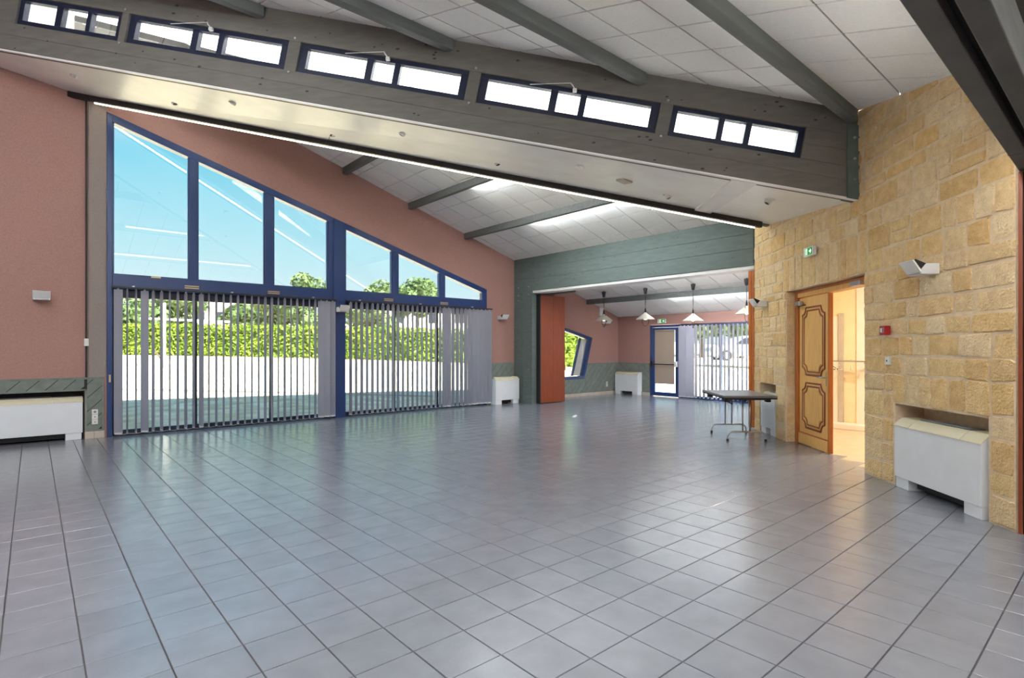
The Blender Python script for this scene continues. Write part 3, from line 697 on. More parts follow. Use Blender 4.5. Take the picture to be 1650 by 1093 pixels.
# far wall glazing and door
w8 = empty('window_8'); tag(w8, 'wide glazed bay in the far wall behind a vertical blind', 'window', kind='structure')
def fbox(y0, y1, z0, z1, nm, par, x0=XF+.0, x1=XF+.10, m='navy', bev=.005): return MB().box(x0, x1, y0, y1, z0, z1).build(nm, m, par, bevel=bev)
fbox(5.3, 8.86, 2.08, 2.16, 'top_rail', w8); fbox(5.3, 8.86, 0, .08, 'bottom_rail', w8)
for y in (5.3, 6.45, 7.62, 8.80): fbox(y, y+.06, .08, 2.08, 'mullion', w8)
for y in (5.36, 6.51, 7.68): MB().box(XF+.05, XF+.056, y, y+1.12, .08, 2.08).build('pane', 'glass', w8)
d2 = empty('door_2', (XF, 9.39, 0)); tag(d2, 'navy glazed fire door with brown roller screen and push bar', 'door', kind='structure')
def dbox(y0, y1, z0, z1, nm, x0=-.02, x1=.06, m='navy', bev=.005): return MB().box(x0, x1, y0-9.39, y1-9.39, z0, z1).build(nm, m, d2, bevel=bev)
dbox(9.83, 9.90, 0, 2.15, 'frame'); dbox(8.87, 8.93, 0, 2.15, 'frame'); dbox(8.93, 9.83, 2.08, 2.15, 'frame')
dbox(9.74, 9.83, .01, 2.07, 'stile', -.01, .05); dbox(8.93, 9.03, .01, 2.07, 'stile', -.01, .05); dbox(9.03, 9.74, 1.99, 2.07, 'rail', -.01, .05); dbox(9.03, 9.74, .01, .13, 'rail', -.01, .05)
dbox(9.03, 9.74, .13, 1.99, 'pane', .018, .024, 'glass', 0)
dbox(9.055, 9.725, .40, 1.95, 'roller_screen', -.02, -.014, 'screen', 0); dbox(9.05, 9.73, 1.95, 2.0, 'screen_roll', -.04, .0, 'screen', .01); dbox(9.055, 9.725, .385, .40, 'hem_bar', -.025, -.01, 'mould', 0)
pbk = dbox(8.96, 9.82, .955, .985, 'push_bar', -.10, -.07, 'dark', .008)
for y in (9.80, 8.98): MB().box(-.11, .0, y-9.39-.035, y-9.39+.035, .90, 1.06).build('bar_bracket', 'dark' if y > 9.4 else 'white', d2, bevel=.008)
fb = empty('vertical_blind', (XF-.13, 7.1, 0)); tag(fb, 'grey vertical slat blind on the far wall beside the fire door', 'blind', 'vertical slat blinds')
MB().box(-.022, .022, -1.72, 1.74, 2.11, 2.14).build('headrail', 'railblack', fb, bevel=.004)
sm2 = slat_mesh(.127, .05, 2.09, 'slat')
for i in range(28):
    y = 1.68-i*.122; ph = 80 if i < 2 else 64 if i < 4 else 30 if i < 8 else 24+rb.uniform(-6, 6)
    link('slat', sm2, fb, T3((0, y, 0)) @ RZ(math.radians(180-ph*.9) if i < 4 else math.radians(180+2+rb.uniform(-6, 6))))

# ================================================================== WAINSCOT
def planks(par, rects, frame, step=.22, cuts=(), off=0.):
    x0 = min(r[0] for r in rects)-1.3; x1 = max(r[1] for r in rects)+.2
    for r in rects:
        k = int((r[0]-1.2-off)/step)-1
        while off+k*step < r[1]+.2:
            a = off+k*step
            q = [(a+.006-.2, -.2), (a+step-.006-.2, -.2), (a+step-.006+1.2, 1.2), (a+.006+1.2, 1.2)]
            k += 1
            for c in ((-1, 0, -r[0]), (1, 0, r[1]), (0, -1, -r[2]), (0, 1, r[3]))+tuple(cuts):
                q = clip(q, *c)
                if len(q) < 3: break
            if len(q) < 3 or area(q) < .0008: continue
            frame(q).build('plank', 'wainscot', par, bevel=.002, seg=1)
def fr_left(q): return MB().loft([(x, YW-.002, z) for x, z in q], [(x, YW-.018, z) for x, z in q])
def fr_far(q): return MB().loft([(XF-.002, y, z) for y, z in q], [(XF-.018, y, z) for y, z in q])
def backL(par, x0, x1, z0, z1): MB().box(x0, x1, YW-.006, YW-.0005, z0, z1).build('backing', 'seam', par)
def railL(par, x0, x1, z0, z1, m='wainscot', nm='rail', y=.026): MB().box(x0, x1, YW-y, YW-.001, z0, z1).build(nm, m, par, bevel=.003)
t6 = empty('trim_6'); tag(t6, 'grey-green diagonal plank wainscot around the left heater niche', 'wainscot', kind='structure')
backL(t6, -1.4, .87, .78, .98); backL(t6, .63, .87, .12, .78)
planks(t6, [(-1.4, .62, .80, .955), (.655, .845, .145, .955)], fr_left)
railL(t6, -1.4, .875, .955, .99); railL(t6, -1.4, .655, .775, .80); railL(t6, .845, .875, .12, .955); railL(t6, .625, .655, .12, .80); railL(t6, .655, .845, .12, .145)
railL(t6, .628, .745, 0, .118, 'plinth', 'plinth_tile', .02); railL(t6, .749, .88, 0, .118, 'plinth', 'plinth_tile', .02)
t7 = empty('trim_7'); tag(t7, 'grey-green diagonal plank wainscot between the big window and the post', 'wainscot', kind='structure')
backL(t7, 8.86, 9.765, .09, 1.05)
planks(t7, [(8.88, 9.755, .11, 1.03)], fr_left); railL(t7, 8.85, 9.77, 1.03, 1.07); railL(t7, 8.85, 8.88, .09, 1.03)
for k in range(3): railL(t7, 8.85+.303*k, 8.85+.303*k+.30, 0, .085, 'plinth', 'plinth_tile', .02)
t8 = empty('trim_8'); tag(t8, 'grey-green diagonal plank wainscot under the tilted window', 'wainscot', kind='structure')
backL(t8, 10.95, 12.60, .1, .515); backL(t8, 12.75, 14.23, .1, .98); backL(t8, 12.60, 12.75, .1, .5)
planks(t8, [(10.95, 12.60, .11, .515)], fr_left)
ex, ez = .36, 1.25
planks(t8, [(12.60, 14.23, .11, .96)], fr_left, cuts=((-ez, ex, -ez*12.61+ex*.52),))
railL(t8, 12.75, 14.23, .96, .995)
for k in range(11): railL(t8, 10.95+.302*k, 10.95+.302*k+.299, 0, .10, 'plinth', 'plinth_tile', .02)
t9 = empty('trim_9'); tag(t9, 'grey-green diagonal plank wainscot behind the far heater', 'wainscot', kind='structure')
MB().box(XF-.006, XF-.0005, 9.92, YW-.03, .1, .98).build('backing', 'seam', t9)
planks(t9, [(9.92, YW-.03, .11, .96)], fr_far)
MB().box(XF-.026, XF-.001, 9.92, YW-.03, .96, .995).build('rail', 'wainscot', t9)
for k in range(4): MB().box(XF-.02, XF-.001, 9.92+.3*k, min(YW-.03, 9.92+.3*k+.297), 0, .10).build('plinth_tile', 'plinth', t9)

# ================================================================== HEATERS (fan-coil units); local x width, y depth (0 front, + back), z
def heater(M, w, hh, dep, label, foot=.11, footw=.2):
    e = empty('fan_heater'); e.matrix_local = M; tag(e, label, 'heater', 'fan heaters')
    MB().loft([(-w/2, 0, foot), (-w/2, dep, foot), (-w/2, dep, hh), (-w/2, .08, hh), (-w/2, 0, hh-.075)], [(w/2, 0, foot), (w/2, dep, foot), (w/2, dep, hh), (w/2, .08, hh), (w/2, 0, hh-.075)]).build('cabinet', 'heater', e, bevel=.006)
    def top(x0, x1, nm, m='cream', lift=.006):
        p = [(-.008, hh-.078), (-.004, hh-.068), (.035, hh-.028), (.085, hh+lift), (dep, hh+lift), (dep, hh-.002), (.08, hh-.002), (.002, hh-.08)]
        return MB().loft([(x0, a, b) for a, b in p], [(x1, a, b) for a, b in p]).build(nm, m, e, bevel=.003)
    g = w*.30
    top(-w/2-.004, -g-.003, 'top_cap'); top(-g+.003, g-.003, 'top_cap'); top(g+.003, w/2+.004, 'top_cap')
    gr = MB().box(-g+.02, g-.02, .10, dep-.02, hh+.004, hh+.010).build('grille', 'dark', e)
    for k in range(12):
        y = .105+k*(dep-.135)/12; MB().box(-g+.02, g-.02, y, y+.006, hh+.009, hh+.016).build('grille_bar', 'grille', gr)
    for sx_ in (-1, 1):
        a_, b_ = sorted((sx_*w/2*.985, sx_*(w/2*.985-footw))); MB().box(a_, b_, .012, dep-.02, 0, foot).build('foot', 'heater', e, bevel=.004)
    MB().box(-w/2+footw, w/2-footw, .10, dep-.01, .03, foot).build('underside', 'dark', e)
    return e
heater(T3((-.32, YW-.02, 0)), 1.84, .675, .24, 'long white fan heater in the dark wainscot niche at the left edge')
heater(T3((9.30, YW-.30, 0)), .80, .70, .25, 'small white fan heater standing left of the grey-green post')
heater(T3((XF-.27, 10.62, 0)) @ RZ(-math.pi/2), .86, .70, .24, 'cream-topped fan heater in the far room corner beside the fire door')
heater(MS @ T3((4.66, -.03, 0)) @ Matrix.Diagonal((1, 1, 1, 1)), 1.17, .72, .25, 'white fan heater in the stone niche at the right')
heater(MS @ T3((.595, .0, 0)), .60, .70, .25, 'white fan heater in the stone niche behind the folding table')

# ================================================================== WALL LAMPS, local x width, y out of wall, z up
def sconce(M, label, w=.20):
    e = empty('wall_lamp'); e.matrix_local = M; tag(e, label, 'lamp', 'white wall lamps')
    body = [(0, 0), (.0, .10), (.115, .10), (.155, .055), (.165, .0)]
    MB().loft([(-w/2, a, b) for a, b in body], [(w/2, a, b) for a, b in body]).build('body', 'white', e, bevel=.004)
    wd = [(.12, .10), (.16, .05), (.225, .135), (.21, .14)]
    MB().loft([(-w/2+.006, a, b) for a, b in wd], [(w/2-.006, a, b) for a, b in wd]).build('louvre', 'dark', e)
    fp = [(.158, .028), (.232, .135), (.248, .130), (.172, .018)]
    MB().loft([(-w/2-.004, a, b) for a, b in fp], [(w/2+.004, a, b) for a, b in fp]).build('reflector', 'white', e, bevel=.003)
    lp = [(.150, .004), (.178, .004), (.178, .014), (.150, .014)]
    MB().loft([(-w/2+.02, a, b) for a, b in lp], [(w/2-.02, a, b) for a, b in lp]).build('lip', 'steel', e)
    return e
FL = lambda x, y, z: T3((x, y, z)) @ RZ(math.pi)
sconce(FL(.10, YW, 2.19), 'white wall lamp on the pink wall above the left heater')
sconce(FL(4.86, YW-.10, 2.21), 'white wall lamp on the navy post between the two blinds')
sconce(FL(9.30, YW, 2.20), 'white wall lamp on the pink wall between blind and grey-green post')
sconce(FL(13.56, YW, 2.21), 'white wall lamp in the far room behind the left pendant')
SM = lambda s, z: MS @ T3((s, -.008, z)) @ RZ(math.pi)
sconce(SM(.52, 2.16), 'white wall lamp on the stone wall left of the wooden door')
sconce(SM(4.62, 2.16), 'white wall lamp on the stone wall above the right heater niche')
vb = MB().box(13.30, 13.50, YW-.05, YW-.001, 2.46, 2.72).build('wall_box', 'white', bevel=.006); tag(vb, 'small white box on the pink wall behind the left pendant lamp', 'box')

# ---- sockets, switches, alarm, exit signs
def sockets(M, n, label):
    e = empty('socket_strip'); e.matrix_local = M; tag(e, label, 'socket')
    for k in range(n):
        p = MB().box(-.04, .04, -.012, 0, k*.082, k*.082+.079).build('socket', 'white', e, bevel=.004)
        MB().lathe([(.02 if k == n-1 else .008, 0), (.02 if k == n-1 else .008, .004)], n=10, M=Matrix.Translation((0, -.012, k*.082+.04)) @ Matrix.Rotation(math.pi/2, 4, 'X')).build('socket_face', 'dark' if k < n-1 else 'grille', p)
sockets(T3((.755, YW-.02, .225)), 3, 'three white sockets stacked on the wainscot left of the big window')
sockets(T3((8.90, YW-.02, .16)), 3, 'three white sockets stacked right of the big window')
sockets(T3((13.66, YW-.02, .24)), 2, 'white sockets low on the far room wainscot')
e = empty('light_switch'); e.matrix_local = MS @ T3((3.94, -.014, 1.28)); tag(e, 'square white switch on the stone wall below the red alarm', 'switch')
MB().box(-.04, .04, -.012, .012, 0, .082).build('plate', 'white', e, bevel=.004); MB().box(-.008, .008, -.016, -.010, .033, .049).build('button', 'dark', e)
e = empty('fire_alarm'); e.matrix_local = MS @ T3((3.92, -.016, 1.60)); tag(e, 'red fire alarm call point on the stone wall', 'alarm')
MB().box(-.05, .05, -.05, .012, 0, .1).build('case', 'red', e, bevel=.006); MB().box(-.03, .03, -.053, -.046, .028, .075).build('press_plate', 'white', e); MB().box(.014, .028, -.055, -.05, .03, .073).build('mark', 'dark', e)
def exitsign(M, label, w=.27, h=.13):
    e = empty('exit_sign'); e.matrix_local = M; tag(e, label, 'sign', 'green exit signs')
    MB().box(-w/2, w/2, -.055, 0, 0, h).build('case', 'white', e, bevel=.006)
    f = MB().box(-w*.30, w*.44, -.059, -.054, .018, h-.018).build('face', 'signgreen', e)
    def px_(pts, nm): MB().loft([(x, -.0605, z) for x, z in pts], [(x, -.0585, z) for x, z in pts]).build(nm, 'signwhite', f)
    a_ = h*.5; c = w*.28
    px_([(c-.03, a_+.012), (c-.03, a_-.012), (c+.0, a_-.012), (c, a_-.034), (c+.034, a_), (c, a_+.034), (c, a_+.012)], 'arrow')
    r = -w*.14
    px_([(r-.028, .024), (r+.03, .024), (r+.03, h-.024), (r-.028, h-.024)], 'doorway')
    m = MB()
    def st_(pts): m.loft([(x, -.0620, z) for x, z in pts], [(x, -.0602, z) for x, z in pts])
    st_([(r-.007, h-.034), (r+.007, h-.034), (r+.007, h-.046), (r-.007, h-.046)])
    st_([(r-.010, h-.048), (r+.010, h-.048), (r+.006, .058), (r-.008, .058)])
    st_([(r-.008, .058), (r+.0, .058), (r-.016, .028), (r-.022, .032)]); st_([(r-.0, .060), (r+.008, .058), (r+.020, .034), (r+.013, .030)])
    m.build('running_figure', 'signgreen', f)
exitsign(MS @ T3((2.21, -.015, 2.74)) @ Matrix.Diagonal((1, 1, 1, 1)), 'green exit sign on the stone wall above the wooden door')
exitsign(T3((XF, 9.48, 2.20)) @ RZ(-math.pi/2), 'green exit sign above the navy fire door in the far room')

# ---- spot lamps and safety lights on the soffit
from mathutils.geometry import intersect_ray_tri
def sof_hit(px, py):
    o = Vector((0, 0, EYE)); d = place(px, py, 1)-o
    return intersect_ray_tri(Q1, Q2, Q3, d, o, True) or intersect_ray_tri(Q1, Q3, Q4, d, o, True) or o+d*8
sn = (Q2-Q1).cross(Q4-Q1).normalized()
if sn.z > 0: sn = -sn
SQm = sn.to_track_quat('Z', 'Y').to_matrix().to_4x4()
names = ['far left, alone near the pink wall', 'left of the left safety light', 'right of the left safety light', 'with a hanging lamp wire, near the rail', 'in the middle, nearest the clerestory', 'in the middle, right of centre', 'left of the right safety light', 'right of the right safety light', 'closest to the stone wall']
for k, (a_, b_) in enumerate([(122, 117), (280, 160), (378, 160), (535, 211), (651, 210), (800, 258), (938, 264), (1075, 312), (1241, 320)]):
    p = sof_hit(a_, b_); e = empty('spot_lamp'); e.matrix_local = Matrix.Translation(p) @ SQm
    tag(e, 'small round white spot on the soffit, '+names[k], 'spotlight', 'soffit spots')
    MB().lathe([(.078, 0), (.078, .010), (.062, .024), (.046, .026)], n=18).build('ring', 'brass' if k % 2 else 'white', e, smooth=False)
    tilt = Matrix.Rotation(.5 if k % 2 else -.4, 4, 'X')
    MB().lathe([(.040, .0), (.046, .04), (.046, .075), (.036, .078)], n=14, M=tilt).build('lamp_head', 'white' if k != 3 else 'dark', e)
    MB().lathe([(.032, .078), (.026, .081)], n=12, M=tilt).build('lens', 'dark' if k % 3 else 'white', e)
    if k == 3: MB().tube([(0, 0, .05), (.02, .01, .09), (.01, .02, .14)], .004, n=5).build('loose_wire', 'dark', e)
for k, (a_, b_) in enumerate([(324, 160), (1007, 287)]):
    p = sof_hit(a_, b_); e = empty('safety_light'); e.matrix_local = Matrix.Translation(p) @ SQm @ RZ(.9)
    tag(e, ['square safety light on the left part of the soffit', 'square safety light on the right part of the soffit'][k], 'lamp', 'soffit safety lights')
    MB().box(-.10, .10, -.10, .10, 0, .03).build('case', 'white', e, bevel=.006)
    MB().box(-.085, .085, -.085, .085, .03, .06).build('diffuser', 'shade', e, bevel=.008)

# ================================================================== WOODEN DOOR (local s, depth, z)
d1 = empty('door_1'); d1.matrix_local = MS; tag(d1, 'honey-coloured wooden double door with carved panels, one leaf open', 'door', kind='structure')
MB().box(1.335, 1.43, .13, .28, 0, 2.33).build('jamb', 'oakdark', d1, bevel=.006); MB().box(3.36, 3.445, .13, .28, 0, 2.33).build('jamb', 'oakdark', d1, bevel=.006)
MB().box(1.43, 3.36, .13, .28, 2.225, 2.33).build('head', 'oak', d1, bevel=.006); MB().box(1.43, 3.36, .12, .16, 2.29, 2.33).build('head_moulding', 'oakdark', d1, bevel=.006)
lf = MB().box(1.435, 2.315, .16, .205, .008, 2.215).build('leaf', 'oak', d1, bevel=.004)
MB().box(2.305, 2.345, .150, .205, .008, 2.215).build('meeting_stile', 'oakdark', d1, bevel=.004)
def ear(s0, s1, z0, z1, r):
    pts = []
    for cx, cz, a0 in ((s0, z0, 90), (s0, z1, 0), (s1, z1, -90), (s1, z0, 180)):
        seq = []
        for k in range(7):
            a = math.radians(a0-k*15); seq.append((cx+r*math.cos(a), cz+r*math.sin(a)))
        pts += seq
    return pts
def ear2(s0, s1, z0, z1, r):
    # clockwise outline with concave quarter-round corners
    out = []
    for cx, cz, a0, a1 in ((s0, z1, -90, 0), (s1, z1, 180, 270), (s1, z0, 90, 180), (s0, z0, 0, 90)):
        for k in range(7):
            a = math.radians(a0+(a1-a0)*k/6); out.append((cx+r*math.cos(a), cz+r*math.sin(a)))
    return out
for z0, z1 in ((1.06, 2.06), (.27, .94)):
    for off, rr, m_ in ((0, .013, 'mould'), (.026, .010, 'oak'), (.048, .010, 'mould')):
        o_ = ear2(1.545+off, 2.215-off, z0+off, z1-off, .105)
        MB().tube([(a_, .158, b_) for a_, b_ in o_], rr, n=6, closed=True).build('panel_moulding', m_, lf, smooth=True)
    o_ = ear2(1.545+.07, 2.215-.07, z0+.07, z1-.07, .10)
    MB().holed([[(a_, .150, b_) for a_, b_ in o_]], (0, .012, 0)).build('raised_panel', 'oak', lf, bevel=.004)
MB().box(1.44, 2.30, .135, .16, .012, .17).build('kick_board', 'oak', lf, bevel=.01); MB().box(1.44, 2.30, .142, .16, .172, .19).build('kick_moulding', 'oakdark', lf, bevel=.006)
hn = MB().box(2.235, 2.265, .150, .16, .93, 1.13).build('handle_plate', 'brass', lf, bevel=.004)
MB().tube([(2.25, .155, 1.05), (2.25, .10, 1.05), (2.235, .09, 1.05), (2.12, .09, 1.045)], [.010, .010, .010, .008], n=8).build('handle_lever', 'steel', hn, smooth=True)
cz_ = MB().box(1.42, 1.58, .085, .145, 2.10, 2.165).build('door_closer', 'steel', lf, bevel=.01)
MB().tube([(1.5, .09, 2.10), (1.62, .07, 2.085), (1.72, .12, 2.10)], .008, n=6).build('closer_arm', 'dark', cz_)
MB().box(3.0, 3.22, .075, .135, 2.225, 2.285).build('door_closer', 'steel', d1, bevel=.01)
l2 = MB().box(3.31, 3.355, .29, 1.20, .008, 2.215).build('leaf', 'oak', d1, bevel=.004)
# ---- foyer
o = MB().box(11.30, 11.5, -1.7, 4.19, -.2, 2.95).build('wall_foyer_back', 'foyerwall'); tag(o, 'sunny yellow foyer wall seen through the doorway', 'wall', kind='structure')
MB().box(11.26, 11.30, .5, 3.41, .02, 2.8).build('white_panel', 'foyerwhite', o)
MB().box(11.24, 11.30, 3.63, 3.70, 0, 2.1).build('casing', 'plinth', o); MB().box(11.27, 11.30, 3.70, 4.15, 0, 2.05).build('inner_door', 'foyerwhite', o)
MB().box(10.95, 11.26, .5, 4.15, 0, .09).build('step', 'foyerwhite', o, bevel=.006)
o = MB().box(6.2, 11.5, -1.9, -1.7, -.2, 2.95).build('wall_foyer_side', 'foyerwhite'); tag(o, 'pale foyer side wall', 'wall', kind='structure')
o = MB().box(9.9, 11.3, 4.16, 4.198, 0, 2.9).build('wall_foyer_left', 'foyerwall'); tag(o, 'yellow foyer wall beside the coat rack', 'wall', kind='structure')
o = MB().holed([[SP(-.2, .42, 2.93), SP(5.6, .42, 2.93), (6.2, -1.7, 2.93), (11.4, -1.7, 2.93), (11.4, 4.18, 2.93)]], (0, 0, .15)).build('ceiling_foyer', 'foyerwhite'); tag(o, 'white foyer ceiling', 'ceiling', kind='structure')
e = empty('ceiling_lamp', (9.4, 1.9, 2.93)); tag(e, 'foyer ceiling lamp out of sight beyond the doorway', 'lamp')
MB().lathe([(.30, 0), (.30, -.02), (.28, -.03)], n=24).build('base', 'white', e)
mat('foyerlamp', (1, .9, .7), .4, emit=((1, .92, .78), 120.0)); MB().lathe([(.27, -.03), (.25, -.07), (.12, -.09)], n=24).build('diffuser', 'foyerlamp', e, smooth=True)
cr_ = empty('coat_rack', (10.98, 3.2, 0)); tag(cr_, 'metal coat rack with two rails inside the foyer', 'coat rack')
for x in (0, .10): MB().tube([(x, -1.0, 1.22), (x, .9, 1.22)], .012, n=8).build('rail', 'steel', cr_, smooth=True)
for y in (-.95, .0, .85): MB().box(-.01, .28, y-.012, y+.012, 1.18, 1.205).build('bracket', 'steel', cr_)
for k, y in enumerate((3.74, 3.60, 3.40)):
    e = empty('coat_hanger', (10.962, y, 1.236), .35*k-.3); tag(e, ['dark coat hanger at the left end of the foyer rail', 'pale coat hanger second on the foyer rail', 'white coat hanger at the right of the foyer rail'][k], 'hanger', 'hangers on the coat rack')
    MB().tube([(0, 0, -.0), (.02, 0, .02), (.035, 0, .0), (.02, 0, -.03), (0, 0, -.05), (0, 0, -.08)], .004, n=5).build('hook', 'steel', e)
    MB().tube([(-.2, 0, -.17), (0, 0, -.08), (.2, 0, -.17)], .008, n=6, closed=True).build('shoulder', 'dark' if k == 0 else 'white', e)

# ================================================================== FURNITURE
tb = empty('folding_table'); tb.location = (8.73, 4.38, 0); tb.rotation_euler = (0, 0, math.radians(45)); tag(tb, 'grey-topped folding table on chrome legs by the stone wall', 'table')
# local x along the wall (long), y towards hall ; stone wall lies at -y
MB().box(-.62, .62, -.40, .40, .695, .725).build('table_top', 'tabletop', tb, bevel=.006)
MB().box(-.615, .615, -.395, .395, .672, .694).build('edge_frame', 'dark', tb)
for x in (-.43, .43):
    pr_ = [(x, -.29, 0), (x, -.29, .06), (x, -.275, .115), (x, -.23, .145), (x, .23, .145), (x, .275, .115), (x, .29, .06), (x, .29, 0)]
    lg = MB().tube(pr_, .014, n=10).build('leg_frame', 'steel', tb, smooth=True)
    for y in (-.05, .06): MB().tube([(x, y, .145), (x, y, .672)], .013, n=10).build('upright', 'steel', lg, smooth=True)
    for y in (-.29, .29): MB().lathe([(.019, 0), (.019, .03), (.014, .035)], c=(x, y, 0), n=10).build('rubber_foot', 'rubber', lg)
    MB().box(x-.02, x+.02, -.30, .30, .645, .672).build('cross_bar', 'dark', tb)
    for y in (-.32, .32): MB().box(x-.05, x+.05, y-.035, y+.035, .615, .672).build('corner_block', 'dark', tb, bevel=.01)
MB().box(-.40, .40, -.012, .012, .62, .645).build('brace', 'dark', tb)
MB().tube([(.05, .04, .64), (.05, .10, .60), (.05, .12, .56), (.06, .06, .53)], .01, n=6).build('lock_lever', 'dark', tb)
MB().box(-.2, .2, -.415, -.36, .726, .735).build('end_trim', 'steel', tb) if False else None

# ---- pendant lamps
def pendant(x, y, zshade, label, rz):
    zc = ZL(x)
    e = empty('pendant_lamp', (x, y, zc), rz); tag(e, label, 'lamp', 'pendant lamps in the far room')
    MB().lathe([(.020, -.165), (.034, -.16), (.055, -.03), (.055, -.012)], n=14).build('ceiling_cup', 'dark', e, smooth=True)
    MB().lathe([(.012, -.02), (.012, .04)], n=8).build('hook', 'dark', e)
    zs = zshade-zc
    cord = []
    for k in range(90):
        t = k/89; z = -.16+(zs+.30+.16)*t; amp = .014*math.sin(math.pi*min(1, t*1.1)) ; a = k*1.25
        cord.append((amp*math.cos(a), amp*math.sin(a), z))
    MB().tube(cord, .005, n=5).build('coiled_cord', 'dark', e, smooth=True)
    MB().lathe([(.022, zs+.17), (.022, zs+.25), (.010, zs+.31)], n=12).build('lamp_holder', 'dark', e, smooth=True)
    sh = MB().lathe([(.255, zs), (.05, zs+.155), (.022, zs+.185), (.018, zs+.183), (.046, zs+.150), (.250, zs-.003)], n=28, close=False).build('shade', 'shade', e, smooth=True)
    MB().lathe([(.02, zs+.13), (.045, zs+.06), (.05, zs+.03), (.03, zs-.01), (.005, zs-.02)], n=12).build('bulb', 'bulb', e, smooth=True)
    lp = [(.095*math.cos(a), 0, zs+.02+(.20*math.sin(a))) for a in [2*math.pi*k/24 for k in range(24)]]
    MB().tube(lp, .006, n=6, closed=True).build('pull_loop', 'dark', e, smooth=True)
for k, (x, y, z, lb, rz) in enumerate([(12.254, 10.08, 2.24, 'pale conical pendant lamp, leftmost in the far room', 1.3), (12.278, 8.69, 2.22, 'pale conical pendant lamp in front of the fire door', -.75), (12.297, 7.30, 2.13, 'pale conical pendant lamp hanging lowest before the blind', .75), (12.30, 5.95, 2.24, 'pale conical pendant lamp half hidden by the orange partition', 0)]):
    pendant(x, y, z, lb, rz)

# ================================================================== OUTDOORS
def zlawn(x, y): return -.06+max(0, .035*(y-11.5))*(1+max(0, min(x, 30))*.035)
def zpark(x, y): return -.06+max(0, .045*(x-14.6))
def ground(name, x0, x1, y0, y1, n, zf, m, label, cat):
    mb = MB(); vs = []; fs = []
    for j in range(n+1):
        for i in range(n+1):
            x = x0+(x1-x0)*i/n; y = y0+(y1-y0)*j/n; vs.append((x, y, zf(x, y)))
    for j in range(n):
        for i in range(n): a = j*(n+1)+i; fs.append((a, a+1, a+n+2, a+n+1))
    mb.add(vs, fs); o = mb.build(name, m, smooth=True); return tag(o, label, cat, kind='structure')
ground('lawn', -40, 70, 11.42, 90, 60, zlawn, 'lawn', 'dry straw-coloured lawn rising to the hedge', 'lawn')
ground('car_park', 14.52, 70, -40, 11.40, 40, zpark, 'tarmac', 'bright pale car park beyond the far wall', 'pavement')
# paved strip across the lawn, parallel to the hedge
HA = place(120, 569, 33); HB = place(1010, 580, 29)
pa, pb_ = place(100, 622, 16.0), place(900, 622, 16.0)
st2 = MB(); n = 30
A_, B_ = [], []
for k in range(n+1):
    p = pa.lerp(pb_, k/n); q = p+FW*1.1
    A_.append((p.x, p.y, zlawn(p.x, p.y)+.025)); B_.append((q.x, q.y, zlawn(q.x, q.y)+.025))
st2.add(A_+B_, [(k, k+1, n+2+k, n+1+k) for k in range(n)])
o = st2.build('garden_path', 'path'); tag(o, 'pale garden path across the lawn', 'path', kind='structure')
rg = random.Random(9)
def leaves(mb, fn, n, size):
    for _ in range(n):
        c, nrm = fn(); s_ = size*rg.uniform(.6, 1.3)
        u = Vector((rg.gauss(0, 1), rg.gauss(0, 1), rg.gauss(0, 1))); d = (nrm+u*.55).normalized(); a = d.orthogonal().normalized(); b = d.cross(a)
        w = rg.uniform(0, 6.28); a, b = a*math.cos(w)+b*math.sin(w), b*math.cos(w)-a*math.sin(w)
        mb.add([c-a*s_, c+b*s_*.55, c+a*s_, c-b*s_*.55], [(0, 1, 2, 3)])
hd = empty('hedge', (HA+HB)*.5); hd.location.z = 0
tag(hd, 'long clipped bright green laurel hedge at the end of the lawn', 'hedge')
HD = (HB-HA); HD.z = 0; HL = HD.length; HD.normalize(); HNn = Vector((-HD.y, HD.x, 0))
if HNn.dot(FW) > 0: HNn = -HNn
inv = T3(-Vector(hd.location))
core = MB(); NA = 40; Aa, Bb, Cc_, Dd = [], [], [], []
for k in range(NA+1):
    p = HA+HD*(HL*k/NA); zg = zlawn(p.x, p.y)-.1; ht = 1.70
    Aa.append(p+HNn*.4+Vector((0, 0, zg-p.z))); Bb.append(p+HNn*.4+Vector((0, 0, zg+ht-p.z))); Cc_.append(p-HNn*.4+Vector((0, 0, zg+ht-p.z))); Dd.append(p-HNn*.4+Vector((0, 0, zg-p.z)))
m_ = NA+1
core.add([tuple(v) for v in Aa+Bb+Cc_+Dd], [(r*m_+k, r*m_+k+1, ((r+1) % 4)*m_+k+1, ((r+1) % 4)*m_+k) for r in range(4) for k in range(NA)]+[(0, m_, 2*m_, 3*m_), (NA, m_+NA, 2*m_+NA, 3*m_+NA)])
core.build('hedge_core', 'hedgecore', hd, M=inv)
def hleaf():
    p = HA+HD*(HL*rg.random()); zg = zlawn(p.x, p.y)
    if rg.random() < .78: h = rg.uniform(0, 1.72); q = p+HNn*(.42+rg.uniform(-.05, .14)); nn = HNn+Vector((0, 0, .5))
    else: h = 1.66+rg.uniform(-.03, .16); q = p+HNn*rg.uniform(-.4, .45); nn = Vector((0, 0, 1))
    return Vector((q.x, q.y, zg+h)), nn.normalized()
lm = MB(); leaves(lm, hleaf, 15000, .095); lm.build('foliage', 'leaf', hd, M=inv, fix=False)
